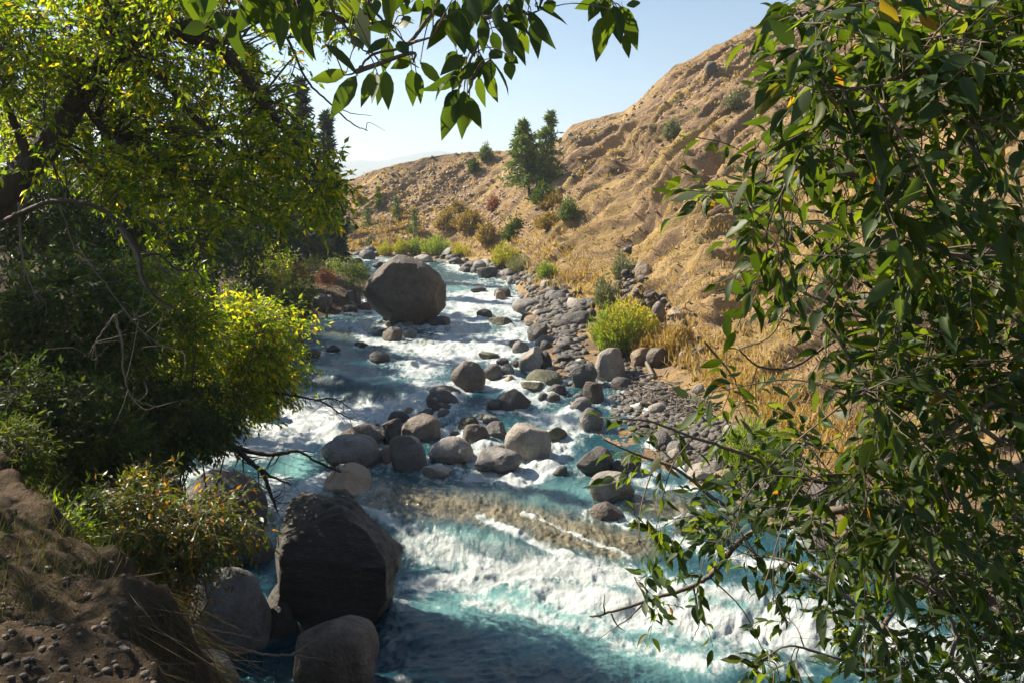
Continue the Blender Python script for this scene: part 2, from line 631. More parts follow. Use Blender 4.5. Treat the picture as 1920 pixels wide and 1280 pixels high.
base_w = np.array([water_at(p, np.interp(p, tb[:, 0], tb[:, 1])) for p in hpx])
toe_w = np.array([water_at(p, np.interp(p, tb[:, 0], tb[:, 2])) for p in hpx])
toe_w[:, 2] += np.interp(hpx, tb[:, 0], tb[:, 3])
crest = np.array([P(p, np.interp(p, tb[:, 0], tb[:, 4]), np.interp(p, tb[:, 0], tb[:, 5])) for p in hpx])
toe_w[:, :2] = base_w[:, :2] + np.maximum(0.12, np.linalg.norm(toe_w[:, :2] - base_w[:, :2], axis=1))[:, None] * norm(toe_w[:, :2])
under = base_w - np.stack([base_w[:, 0] * 0.03, base_w[:, 1] * 0.03, np.full(NC, 0.7)], -1)
vs = np.concatenate([np.linspace(0, 1, 8, endpoint=False), np.linspace(1, 2, 44, endpoint=False), np.linspace(2, 3, 420, endpoint=False), np.linspace(3, 4, 24)])
back = crest * np.array([1.6, 1.6, 1]) + np.array([0, 0, -1.0])
ctrl = [under, base_w, toe_w, crest, back]
tex = []
for v in vs:
    i = min(int(v), 3)
    t = v - i
    if i == 2:                       # the far terrace: gentle first, steep later (left part only)
        wt = smooth((1010 - hpx) / 160)[:, None]
        zt = t * (1 - 0.45 * wt * np.sin(math.pi * t))
        q = ctrl[i] * (1 - t) + ctrl[i + 1] * t
        q[:, 2] = (ctrl[i][:, 2:3] * (1 - zt) + ctrl[i + 1][:, 2:3] * zt)[:, 0]
        rows.append(q)
    else:
        rows.append(ctrl[i] * (1 - t) + ctrl[i + 1] * t)
G = np.array(rows)                   # NR x NC x 3
NR = len(vs)
# smooth the plan a little along the columns
for _ in range(3):
    G[:, 1:-1] = 0.25 * G[:, :-2] + 0.5 * G[:, 1:-1] + 0.25 * G[:, 2:]
du = np.gradient(G, axis=1)
dv = np.gradient(G, axis=0)
nrm = norm(np.cross(du, dv))
nrm[nrm[..., 2] < 0] *= -1
X, Y, Z = G[..., 0], G[..., 1], G[..., 2]
S = Y - 0.18 * X
wrp = fbm(X * 0.08, Y * 0.08, Z * 0.08, 3)
rill = fbm(S * 0.42 + wrp * 3.0, X * 0.07 + Z * 0.05, 0.0, 3, 0.5, ridged=True)
rill2 = fbm(S * 1.0 + wrp * 4.0, X * 0.16 + Z * 0.1, 5.0, 3, 0.5, ridged=True)
big = fbm(X * 0.09, Y * 0.09, Z * 0.09 + 7, 4)
med = fbm(X * 0.55, Y * 0.55, Z * 0.55 + 3, 4, 0.55)
fin = fbm(X * 1.9, Y * 1.9, Z * 1.9, 2, 0.6)
fade = smooth((vs - 1.55) / 0.7)[:, None] * (1 - 0.75 * smooth((vs - 2.82) / 0.18))[:, None]
rightw = 0.45 + 0.55 * smooth((hpx - 900) / 250)[None]
med2 = fbm(X * 0.8 + wrp, Y * 0.8, Z * 0.8 + 9, 3, 0.5, ridged=True)
dsp = fade * rightw * (1.5 * (rill - 0.62) + 1.1 * (rill2 ** 1.5 - 0.48) + 1.2 * (big - 0.5) + 0.25 * (med2 - 0.6))
dsp += (0.25 + 0.75 * fade) * (0.45 * (med - 0.5) + 0.3 * (fin - 0.5)) * np.where(vs < 1.0, 0.5, 1.0)[:, None]
# a raw scarp: dark hollows where the slope has slumped, seen a third of the way up
for (cx_, cy_, rx_, ry_, am) in ((1165, 425, 75, 24, 2.2), (1240, 380, 55, 18, 0.5), (1180, 290, 26, 26, 1.0), (1250, 590, 26, 26, 0.5), (1440, 470, 70, 40, 1.6), (1330, 300, 60, 14, 1.1), (1100, 300, 40, 14, 0.9), (1390, 560, 60, 18, 1.0)):
    qx, qy = project(G)
    a_ = -0.75
    ux = (qx - cx_) * math.cos(a_) - (qy - cy_) * math.sin(-a_)
    uy = -(qx - cx_) * math.sin(a_) + (qy - cy_) * math.cos(a_)
    g_ = np.exp(-((ux / rx_) ** 2 + (uy / ry_) ** 2))
    dsp -= am * g_ * (0.6 + 0.8 * rill2)
G = G + nrm * dsp[..., None]
mb = MB()
mb.add(G.reshape(-1, 3), grid_faces(NR, NC))
tag(mb.build('hill', M_HILL), kind='structure')
GPX, GPY = project(G)


def hill_at(px, py):
    j = int(np.argmin(np.abs(hpx - px)))
    col = GPY[:, j]
    ok = np.where((vs >= 1.0) & (vs <= 3.0))[0]
    k = ok[np.argmax(col[ok] <= py)] if (col[ok] <= py).any() else ok[-1]
    return G[k, j].copy()


def hill_nrm(px, py):
    j = int(np.argmin(np.abs(hpx - px)))
    col = GPY[:, j]
    ok = np.where((vs >= 1.0) & (vs <= 3.0))[0]
    k = ok[np.argmax(col[ok] <= py)] if (col[ok] <= py).any() else ok[-1]
    return nrm[k, j]


# ------------------------------------------------------------------ the left bank
edge_px = [(365, 1400), (365, 1280), (358, 1150), (405, 1050), (330, 935), (320, 885), (430, 800), (478, 705), (520, 640), (566, 600), (620, 590), (688, 582), (700, 520), (688, 500), (600, 489), (500, 487), (200, 487)]
edge = [water_at(*e)[:2] for e in edge_px]
LEFT = np.array([(-0.5, 4.0), (-1.2, 9.0)] + [tuple(e) for e in edge] + [(-110, 66), (-110, -20), (-2, -20)])
TOP = np.array([(-60, 14), (-12, 9.8), (-6, 8.4), (-3.5, 6.8), (-2.3, 5.0), (-1.4, 3.6), (-0.7, 2.3), (0.8, 1.9), (2.6, 3.0), (4.5, 5.2), (7, 8), (12, 11), (40, 14), (60, -20), (-60, -20)])


def sdist(poly, X, Y):
    """signed distance to a polygon, positive inside"""
    shp = X.shape
    x, y = X.ravel(), Y.ravel()
    dm = np.full(x.shape, 1e9)
    ins = np.zeros(x.shape, bool)
    n = len(poly)
    for i in range(n):
        a, b = poly[i], poly[(i + 1) % n]
        ab = b - a
        t = np.clip(((x - a[0]) * ab[0] + (y - a[1]) * ab[1]) / (ab @ ab + 1e-12), 0, 1)
        dm = np.minimum(dm, np.hypot(x - a[0] - t * ab[0], y - a[1] - t * ab[1]))
        c = (a[1] > y) != (b[1] > y)
        if abs(ab[1]) > 1e-9:
            ins ^= c & (x < (b[0] - a[0]) * (y - a[1]) / (b[1] - a[1]) + a[0])
    return (np.where(ins, dm, -dm)).reshape(shp)


def hterr(X, Y):
    X, Y = np.asarray(X, float), np.asarray(Y, float)
    shp = X.shape
    X, Y = np.atleast_1d(X), np.atleast_1d(Y)
    d = sdist(LEFT, X, Y)
    n1 = fbm(X * 0.5, Y * 0.5, 2.0, 4) - 0.5
    far = smooth((Y - 33) / 12)
    up = np.where(d < 0, np.maximum(0.7 * d, -1.2), 0)
    stp = 1.5 * smooth(d / 1.7) * (1 - far) + 0.5 * smooth(d / 2.0) * far
    slope = 0.42 * np.maximum(d - 1.4, 0) * (1 - far) + 0.42 * np.maximum(d - 15, 0) * far
    z1 = zw(X, Y) + up + stp + slope + 0.5 * n1 * smooth((d + 0.3) / 1.5)
    z1 = np.minimum(z1, 14 + 2 * n1)
    d2 = sdist(TOP, X, Y)
    n2 = fbm(X * 1.1, Y * 1.1, 9.0, 5) - 0.5
    dd = -d2 + 0.55 * n2 * 2
    z2 = 5.22 + 0.22 * n2 - np.where(dd > 0, 2.4 * np.minimum(dd, 1.0) + 1.35 * np.maximum(dd - 1.0, 0), 0)
    z2 = np.maximum(z2, -2.0)
    k = 6.0
    z = np.maximum(z1, z2)
    z = z + np.log(np.exp(-k * np.abs(z1 - z2)) + 1) / k * 0.5
    return z.reshape(shp)


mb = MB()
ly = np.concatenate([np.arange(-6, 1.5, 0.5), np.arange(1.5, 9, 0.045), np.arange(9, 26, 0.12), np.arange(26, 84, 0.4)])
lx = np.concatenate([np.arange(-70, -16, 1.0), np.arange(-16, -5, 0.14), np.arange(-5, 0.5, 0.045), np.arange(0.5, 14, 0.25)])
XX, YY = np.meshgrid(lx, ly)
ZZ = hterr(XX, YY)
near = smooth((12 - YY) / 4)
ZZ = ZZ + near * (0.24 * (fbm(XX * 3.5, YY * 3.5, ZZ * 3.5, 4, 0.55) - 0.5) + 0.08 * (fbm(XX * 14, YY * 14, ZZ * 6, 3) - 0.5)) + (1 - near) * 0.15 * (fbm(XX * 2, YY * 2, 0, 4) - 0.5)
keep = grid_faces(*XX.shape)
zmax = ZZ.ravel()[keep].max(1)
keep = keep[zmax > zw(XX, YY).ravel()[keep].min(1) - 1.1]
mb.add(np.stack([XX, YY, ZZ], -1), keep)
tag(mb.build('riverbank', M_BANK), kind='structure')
_ZG = ZZ.copy()


def hq(x, y):
    i = int(np.clip(np.searchsorted(ly, y) - 1, 0, len(ly) - 2))
    j = int(np.clip(np.searchsorted(lx, x) - 1, 0, len(lx) - 2))
    a = min(max((y - ly[i]) / (ly[i + 1] - ly[i]), 0), 1)
    b = min(max((x - lx[j]) / (lx[j + 1] - lx[j]), 0), 1)
    return float((_ZG[i, j] * (1 - b) + _ZG[i, j + 1] * b) * (1 - a) + (_ZG[i + 1, j] * (1 - b) + _ZG[i + 1, j + 1] * b) * a)


def left_at(px, py):
    d = ray(px, py)
    t = 2.2
    q = np.array([0, 0, CAMH]) + d * t
    while t < 110:
        q = np.array([0, 0, CAMH]) + d * t
        h = max(hq(q[0], q[1]), float(zw(q[0], q[1])))
        if q[2] < h:
            q[2] = h
            break
        t *= 1.01
    return q

# ------------------------------------------------------------------ rocks
import bmesh


def ico(sub):
    bm = bmesh.new()
    bmesh.ops.create_icosphere(bm, subdivisions=sub, radius=1)
    v = np.array([q.co[:] for q in bm.verts])
    f = np.array([[q.index for q in t.verts] for t in bm.faces])
    bm.free()
    return v, f


ICO = {k: ico(k) for k in (2, 3, 4, 5, 6)}


def rock_verts(sub, seed, sharp=0.78, ncut=9, rough=0.055, cuts=None, box=0.0, lam=0.0):
    r = np.random.default_rng(seed)
    v, f = ICO[sub]
    v = v.copy()
    if box:
        v = v * (1 - box) + box * v / np.max(np.abs(v), axis=1, keepdims=True) * 0.82
    o = r.uniform(0, 50, 3)
    v *= 1 + 0.42 * (fbm(v[:, 0:1] * 0.9 + o[0], v[:, 1:2] * 0.9 + o[1], v[:, 2:3] * 0.9 + o[2], 2) - 0.5)
    pl = [(norm(r.normal(size=3)), r.uniform(0.58, 0.88)) for _ in range(ncut)]
    if cuts:
        pl += [(norm(np.array(c[0], float)), c[1]) for c in cuts]
    for n_, d_ in pl:
        e = v @ n_ - d_
        v -= np.outer(np.where(e > 0, e * (0.55 + 0.42 * sharp), 0), n_)
    nn = norm(v)
    a = fbm(v[:, 0] * 2.2 + o[0], v[:, 1] * 2.2 + o[1], v[:, 2] * 2.2 + o[2], 5, 0.52) - 0.5
    b = fbm(v[:, 0] * 1.6 + o[1], v[:, 1] * 1.6 + o[2], v[:, 2] * 2.6 + o[0], 4, 0.5, ridged=True) - 0.6
    v = v + nn * (rough * 2.4 * a + rough * 1.2 * b)[:, None]
    if sub >= 4:
        fq = 9 if sub > 5 else 6
        c = fbm(v[:, 0] * fq + o[2], v[:, 1] * fq + o[0], v[:, 2] * fq + o[1], 3 if sub > 4 else 2, 0.6) - 0.5
        v = v + nn * (rough * 0.9 * c - rough * 0.9 * np.maximum(c - 0.14, 0))[:, None]
    if lam:
        w_ = v[:, 2] + 0.15 * v[:, 0] + 0.1 * fbm(v[:, 0] * 2, v[:, 1] * 2, v[:, 2] * 2 + 5, 3)
        l_ = fbm(v[:, 0] * 1.3, v[:, 1] * 1.3, w_ * 13, 3, 0.6, ridged=True) - 0.6
        v = v + nn * (lam * l_)[:, None]
    return v, f


def fit(v, size):
    lo, hi = v.min(0), v.max(0)
    return (v - (lo + hi) / 2) / (hi - lo) * np.asarray(size)


ROCKS_IN_WATER = []       # (x, y, half width)


def place_rock(box, kind, label, cat='rock', name='rock', base=None, sub=None, seed=None, depth=0.85, sink=0.38, sharp=0.78, ncut=9, rough=0.055,
               rz=None, cuts=None, boxy=0.0, group=None, where='w', yaw=0.0, ystretch=1.0, lam=0.0):
    x0, y0, x1, y1 = box
    seed = seed if seed is not None else int(x0 * 7 + y0 * 13)
    cx = 0.5 * (x0 + x1)
    q = base if base is not None else (water_at(cx, y1) if where == 'w' else hill_at(cx, y1) if where == 'h' else left_at(cx, y1))
    dist = np.linalg.norm(q - np.array([0, 0, CAMH]))
    w = (x1 - x0) / FOC * dist
    h = (y1 - y0) / FOC * dist
    dp = w * depth
    dipv = (CAMH - q[2]) / dist
    hv = max(0.35 * h, h - 0.35 * dp * dipv)             # part of the seen height is the top, seen from above
    tot = hv * (1 + sink)
    if sub is None:
        pxw = (x1 - x0)
        sub = 5 if pxw > 90 else 4 if pxw > 34 else 3
    v, f = rock_verts(sub, seed, sharp, ncut, rough, cuts, boxy, lam)
    v = fit(v, (w, dp * ystretch, tot))
    if yaw:
        c, s = math.cos(yaw), math.sin(yaw)
        v = v @ np.array([[c, s, 0], [-s, c, 0], [0, 0, 1]])
        v[:, 0] *= w / (v[:, 0].max() - v[:, 0].min())
    fw = norm(np.array([q[0], q[1], 0]))
    ctr = q + fw * dp * 0.42
    ctr[2] = q[2] + hv - tot / 2
    mb = MB()
    mb.add(v, f)
    o = mb.build(name, ROCKM[kind])
    o.location = [float(c) for c in ctr]
    tag(o, label, cat, group)
    if where == 'w':
        ROCKS_IN_WATER.append((ctr[0], ctr[1], w * 0.5))
    return o


# --- the two landmark boulders and the near ones
place_rock((682, 474, 839, 613), 'B', 'huge round brown boulder standing in midstream, largest in the river', 'boulder', 'boulder', sub=6, seed=11, depth=0.95, sink=0.1, sharp=0.35,
           ncut=2, rough=0.05, cuts=[((-0.75, -0.1, 0.62), 0.8), ((0.8, -0.1, 0.6), 0.9), ((-0.62, -0.1, -0.72), 0.78), ((0.72, -0.2, -0.7), 0.84), ((0.95, -0.2, -0.05), 0.88), ((0.1, -1, 0.2), 0.82)])
place_rock((525, 941, 755, 1198), 'L', 'big black layered boulder with a slanting top in the near water', 'boulder', 'boulder', sub=6, seed=23, depth=0.85, sink=0.12, sharp=0.85,
           ncut=3, rough=0.05, lam=0.035, boxy=0.75, cuts=[((0.62, 0.0, 0.78), 0.66), ((0.05, 0.1, 1), 0.74), ((-0.6, 0.0, 0.8), 1.0), ((0.1, -0.8, 0.6), 0.74), ((0, -0.97, -0.25), 0.7), ((-0.9, -0.3, 0.1), 0.85), ((0.7, -0.2, -0.7), 0.9)])
place_rock((556, 1164, 707, 1312), 'b', 'rounded brown boulder below the black layered boulder', 'boulder', 'boulder', sub=5, seed=5, depth=0.9, sink=0.2, sharp=0.3, ncut=3, rough=0.025, boxy=0.25)
place_rock((366, 1066, 506, 1235), 'g', 'smooth grey boulder under the orange leaved shrub', 'boulder', 'boulder', sub=5, seed=71, depth=1.0, sink=0.3, sharp=0.6, ncut=4, rough=0.022)
place_rock((346, 880, 500, 1010), 'd', 'dark rounded boulder behind the orange leaved shrub', 'boulder', 'boulder', sub=5, seed=72, depth=0.9, sink=0.4, sharp=0.4, ncut=4, rough=0.035)
place_rock((490, 1098, 560, 1200), 'd', 'small black boulder wedged left of the layered boulder', 'boulder', 'boulder', seed=73, sharp=0.4, rough=0.03)
place_rock((400, 985, 512, 1062), 'd', 'flat dark rock at the foot of the orange leaved shrub', seed=74, depth=0.7, rough=0.03)
place_rock((352, 1228, 452, 1330), 'p', 'pinkish pale rock at the lower edge below the grey boulder', 'boulder', 'boulder', seed=75, sharp=0.8, rough=0.05)
place_rock((608, 872, 700, 928), 't', 'tan wedge rock washed by the chute behind the black boulder', 'boulder', 'boulder', seed=76, sharp=0.8, depth=1.3, rough=0.05, sink=0.8, cuts=[((-0.5, -0.5, 0.75), 0.6), ((0.5, -0.5, 0.75), 0.6)])
place_rock((302, 900, 345, 950), 'd', 'black rock on the shaded left shore behind the dark boulder', seed=77)
place_rock((466, 730, 524, 790), 'd', 'dark brown boulder beside the left shore under the willow', 'boulder', 'boulder', seed=78, boxy=0.3, rough=0.03)

R = [
    # box, kind, label, extra
    ((717, 612, 755, 639), 'b', 'sunlit brown rock just downstream of the huge boulder', {}),
    ((753, 617, 782, 634), 'g', 'low grey rock next to the sunlit brown rock below the huge boulder', {}),
    ((798, 592, 845, 613), 'd', 'dark slab wedged under the right side of the huge boulder', {}),
    ((722, 600, 748, 612), 'd', 'small dark stone under the left foot of the huge boulder', {}),
    ((752, 601, 776, 613), 'g', 'small grey stone in the middle under the huge boulder', {}),
    ((592, 505, 638, 542), 'b', 'round dark brown boulder on the gravel bar left of the huge one', {'sub': 4}),
    ((579, 551, 624, 588), 'g', 'grey boulder sloping to the water on the left gravel bar', {}),
    ((563, 576, 597, 604), 'g', 'light topped grey boulder at the left shoreline of the bar', {}),
    ((624, 541, 648, 558), 'p', 'pale rounded stone below the dark brown boulder', {}),
    ((608, 537, 627, 551), 'p', 'small pale stone at the foot of the dark brown boulder', {}),
    ((647, 545, 679, 571), 'g', 'flat faced blue grey block leaning by the huge boulder', {'boxy': 0.5, 'sharp': 0.9}),
    ((617, 554, 645, 569), 'd', 'dark flat stone between the pale stone and the water', {}),
    ((670, 566, 698, 584), 'd', 'dark stone tucked at the left flank of the huge boulder', {}),
    ((640, 572, 672, 588), 'd', 'low dark stone with a trickle of water on the bar', {}),
    ((926, 540, 958, 561), 'd', 'dark rock of a pair in the white water right of the huge boulder', {}),
    ((928, 545, 948, 564), 't', 'light brown rock in front of the dark one in white water', {}),
    ((882, 537, 913, 548), 'd', 'low dark rock breaking the far rapid', {}),
    ((893, 579, 923, 595), 'm', 'mossy green rock half drowned in the white channel', {}),
    ((917, 594, 962, 612), 'm', 'submerged flat rock with foam running over it', {'sink': 1.0}),
    ((959, 558, 1031, 588), 'g', 'long smooth grey slab rock on the right shore', {'rough': 0.02, 'sharp': 0.3}),
    ((1018, 535, 1081, 576), 'd', 'dark pointed boulder behind the long grey slab', {'sharp': 0.8}),
    ((969, 548, 1003, 562), 'g', 'flat grey rock upstream of the long slab', {}),
    ((995, 550, 1021, 561), 't', 'small tan rock touching the dark pointed boulder', {}),
    ((993, 571, 1016, 588), 'g', 'stone sitting on the downstream end of the long slab', {}),
    ((976, 586, 1003, 606), 'd', 'dark stone left of the light brown topped rock', {}),
    ((981, 589, 1023, 611), 't', 'rock with a light brown top at the foam edge', {}),
    ((1048, 582, 1114, 630), 'd', 'large dark egg shaped boulder among the shore rubble', {'sharp': 0.5, 'ncut': 4}),
    ((1090, 604, 1121, 632), 'b', 'brown rock leaning on the large egg shaped boulder', {}),
    ((988, 606, 1027, 643), 'd', 'dark humped rock at the water edge below the brown topped one', {}),
    ((1020, 608, 1046, 634), 'b', 'upright brown stone between two dark humped rocks', {}),
    ((1002, 627, 1045, 652), 'g', 'flat topped light grey rock left of the rounded grey stone', {}),
    ((1049, 625, 1083, 650), 'g', 'rounded grey stone in front of the large egg shaped boulder', {}),
    ((1012, 638, 1037, 659), 'd', 'small dark block under the flat topped grey rock', {}),
    ((1047, 566, 1074, 584), 'g', 'grey angular stone behind the large egg shaped boulder', {}),
    ((1085, 570, 1108, 586), 'g', 'small grey stone near the grey green shrub foot', {'where': 'h'}),
    ((1096, 580, 1118, 598), 'b', 'small brown stone left of the big yellow bush', {'where': 'h'}),
    ((972, 648, 1026, 694), 'p', 'pale boulder with a sunlit hollow face on the right shore', {'sharp': 0.9, 'ncut': 9}),
    ((1010, 656, 1036, 693), 'd', 'added dark stone standing for the shaded right side of the hollow faced boulder', {}),  # the pale boulder's shaded right side, put in as a dark stone
    ((960, 638, 992, 664), 'g', 'grey rock upstream of the hollow faced boulder', {}),
    ((952, 636, 980, 650), 'd', 'low dark stone reaching into the foam', {}),
    ((897, 659, 936, 673), 'm', 'flat moss topped rock alone in the white water', {}),
    ((930, 670, 955, 686), 'd', 'squarish dark stone left of the hollow faced boulder', {'boxy': 0.4}),
    ((957, 674, 977, 688), 'd', 'small dark stone touching the hollow faced boulder', {}),
    ((845, 675, 911, 730), 'b', 'lone round brown boulder in the middle of the stream', {'ncut': 4, 'sharp': 0.4}),
    ((906, 681, 942, 709), 'd', 'dark egg shaped rock right of the lone round boulder', {'ncut': 4}),
    ((939, 681, 964, 706), 'g', 'round grey stone beside the dark egg shaped rock', {'ncut': 3}),
    ((945, 703, 967, 717), 't', 'small orange brown stone in the side channel', {}),
    ((985, 694, 1056, 726), 'm', 'dome of dark rock with water sliding off it', {'sink': 0.6, 'rough': 0.025, 'sharp': 0.3}),
    ((1069, 680, 1120, 726), 'g', 'grey pointed boulder left of the tallest pale boulder', {'sharp': 0.95, 'ncut': 9}),
    ((1114, 650, 1175, 718), 'p', 'tallest pale boulder at the foot of the big yellow bush', {'sharp': 0.7, 'ncut': 5, 'boxy': 0.35, 'where': 'w', 'seed': 4}),
    ((975, 714, 1024, 735), 'm', 'flat yellowish rock in the side channel', {}),
    ((1023, 719, 1062, 743), 'd', 'dark grey rock above the small round brown stone', {}),
    ((1025, 736, 1050, 754), 'b', 'small round brown stone in the blue side channel', {}),
    ((1008, 735, 1028, 752), 'd', 'small black stone left of the round brown stone', {}),
    ((924, 727, 997, 769), 'd', 'rough dark pitted boulder in the blue water', {'rough': 0.06, 'ncut': 9}),
    ((912, 747, 943, 770), 'd', 'small black rock at the left foot of the pitted boulder', {}),
    ((1066, 744, 1110, 774), 'g', 'blue grey rock in the shallows under the pointed boulder', {}),
    ((1092, 714, 1135, 758), 'b', 'rough brown rock below the tallest pale boulder', {'rough': 0.07}),
    ((1086, 762, 1131, 808), 'g', 'rough grey rock behind the leaf tips', {'rough': 0.06}),
    ((804, 722, 864, 748), 'b', 'brown topped rock behind the dark wedge rock', {}),
    ((798, 732, 861, 768), 'd', 'dark wedge rock upstream of the rock cluster', {}),
    ((808, 754, 853, 778), 'd', 'dark stone under the wedge rock', {}),
    ((820, 765, 844, 788), 'g', 'small rounded grey stone behind the cluster', {}),
    ((780, 766, 822, 789), 'd', 'low dark stone left of the small rounded grey one', {}),
    ((754, 762, 782, 782), 't', 'small orange tinted stone at the top of the cluster', {}),
    ((726, 770, 768, 794), 'd', 'dark stone left of the orange tinted one', {}),
    ((716, 783, 754, 834), 'd', 'narrow dark rock in the cluster behind the gap', {}),
    ((751, 776, 828, 830), 'b', 'broad brown boulder at the back of the cluster', {'ncut': 5}),
    ((634, 791, 727, 838), 'b', 'wrinkled brown boulder at the back left of the cluster', {'rough': 0.06}),
    ((598, 813, 717, 880), 'g', 'large grey boulder at the left end of the cluster', {'ncut': 5, 'sharp': 0.4}),
    ((715, 834, 739, 868), 't', 'small upright tan stone between two big boulders', {}),
    ((730, 816, 804, 884), 'g', 'blocky grey boulder in the front of the cluster', {'boxy': 0.4, 'ncut': 5}),
    ((803, 818, 893, 872), 'p', 'sculpted pale rock with hollows in the cluster', {'rough': 0.1, 'sharp': 0.8}),
    ((789, 869, 849, 898), 'p', 'low cream rock in front of the sculpted one', {}),
    ((890, 839, 981, 888), 'g', 'grey and rust rock pointing right at the cluster front', {'sharp': 0.8}),
    ((945, 792, 1034, 863), 'p', 'big pale rounded boulder at the right end of the cluster', {'ncut': 4, 'sharp': 0.5}),
    ((864, 794, 920, 837), 'b', 'pitted brown rock in the middle of the cluster', {'rough': 0.08}),
    ((858, 780, 898, 807), 'm', 'mossy dark rock behind the pitted brown one', {}),
    ((886, 774, 914, 791), 'd', 'small dark stone at the rear right of the cluster', {}),
    ((904, 777, 937, 797), 'g', 'small grey stone at the rear right of the cluster', {}),
    ((910, 789, 951, 824), 'g', 'grey rock beside the big pale rounded boulder', {}),
    ((922, 832, 958, 856), 'd', 'dark stone peeping over the grey and rust rock', {}),
    ((1022, 798, 1064, 822), 'm', 'low green moss rock right of the big pale boulder', {}),
    ((1036, 872, 1064, 893), 'd', 'small dark rock in the white water below the moss rock', {}),
    ((1079, 834, 1152, 891), 'd', 'dark cracked boulder behind the pale angular one', {'sharp': 0.7}),
    ((1146, 854, 1202, 893), 'd', 'low black rock right of the dark cracked boulder', {}),
    ((1104, 884, 1190, 942), 'p', 'pale angular rock alone on the shelf in the current', {'sharp': 0.95, 'ncut': 9}),
    ((1105, 940, 1175, 975), 'b', 'drowned brown rock below the pale angular one', {'sink': 1.2, 'rough': 0.03}),
    ((568, 653, 601, 671), 'd', 'small dark rock near the left willow tips', {}),
    ((611, 646, 639, 660), 'd', 'small low dark rock in the blue pool left', {}),
    ((693, 657, 732, 679), 'd', 'slanting black rock in the blue pool', {'sharp': 0.9}),
    ((664, 641, 690, 651), 'd', 'tiny dark rock at the foam line below the huge boulder', {}),
    ((1287, 868, 1349, 905), 'p', 'pale rock seen through the leaves right of the stream', {}),
    ((1408, 838, 1484, 905), 'p', 'big pale boulder half hidden by cottonwood leaves', {'where': 'w'}),
    ((1350, 796, 1402, 836), 'p', 'whitish boulder by the green grass behind the leaves', {'where': 'h'}),
    ((1230, 820, 1275, 850), 'g', 'grey rock at the stream edge behind the leaves', {}),
    ((1262, 965, 1312, 1004), 'g', 'grey rock in the shelf water behind the leafy twig', {}),
    ((1335, 862, 1370, 905), 'd', 'dark rock between the two pale rocks behind leaves', {}),
    ((1180, 655, 1224, 690), 't', 'tan stone by the driftwood stump', {'where': 'h'}),
    ((1208, 655, 1258, 695), 'b', 'purplish brown boulder beside the driftwood', {'where': 'h', 'rough': 0.07}),
    ((1270, 662, 1290, 680), 'p', 'small white stone on the dry grass slope', {'where': 'h'}),
    ((1292, 720, 1318, 742), 'p', 'cream stone under the slope near the twigs', {'where': 'h'}),
    ((1192, 492, 1228, 528), 't', 'tan boulder embedded above the big yellow bush', {'where': 'h'}),
    ((1222, 570, 1252, 616), 'b', 'dark brown block standing out of the slope', {'where': 'h', 'sharp': 0.9}),
    ((1262, 580, 1302, 604), 't', 'tan ledge stone in the slope right of the brown block', {'where': 'h'}),
    ((1328, 122, 1352, 145), 'd', 'black boulder stuck high in the hill slope', {'where': 'h'}),
    ((776, 477, 812, 492), 'p', 'pale boulder on the far bank under the yellow willows', {'where': 'w'}),
    ((672, 469, 704, 487), 'd', 'big dark boulder at the far bend of the river', {}),
    ((660, 484, 680, 496), 'd', 'dark rock in the far water near the bar', {}),
    ((698, 490, 720, 503), 'd', 'dark rock pair at the bar tip behind the huge boulder', {}),
    ((634, 464, 655, 475), 'g', 'grey boulder on the far shore at the bend', {}),
    ((893, 500, 934, 521), 'd', 'dark boulder group leader on the far right shore', {}),
    ((862, 494, 884, 508), 'd', 'upright dark stone on the far right shore', {}),
    ((955, 512, 985, 530), 'd', 'dark rock below the grey green far bush', {}),
    ((994, 508, 1016, 530), 'g', 'leaning grey rock below the far green bush', {}),
]
for i, (bx, kd, lb, kw) in enumerate(R):
    big_ = (bx[2] - bx[0]) > 55
    place_rock(bx, kd, lb, 'boulder' if 'boulder' in lb else 'rock', 'boulder' if 'boulder' in lb else 'rock', **kw)

# --- the many small rocks of the banks: individuals, sharing a few shapes
PROTO = []
for k in range(14):
    v, f = rock_verts(3, 900 + k, 0.6, 7, 0.05)
    v = fit(v, (1, 0.9, 0.72))
    me_mb = MB()
    me_mb.add(v, f)
    kd = 'dgdbgdpgtdgbdg'[k]
    o = me_mb.build('rock', ROCKM[kd])
    PROTO.append(o)
used_proto = set()


def small_rock(q, w, label, group, rr, dark=False):
    k = int(rr.integers(0, 14))
    if dark:
        k = [0, 2, 3, 5, 6, 9, 10, 12, 13, 4, 1, 0, 2, 5][k]
    src = PROTO[k]
    if k in used_proto:
        o = src.copy()
        C.objects.link(o)
    else:
        o = src
        used_proto.add(k)
    o.location = (float(q[0]), float(q[1]), float(q[2] + w * 0.12))
    o.rotation_euler = (rr.uniform(-.3, .3), rr.uniform(-.3, .3), rr.uniform(0, 6.28))
    s = w
    o.scale = (s * rr.uniform(0.85, 1.25), s * rr.uniform(0.85, 1.2), s * rr.uniform(0.7, 1.15))
    tag(o, label, 'rock', group)


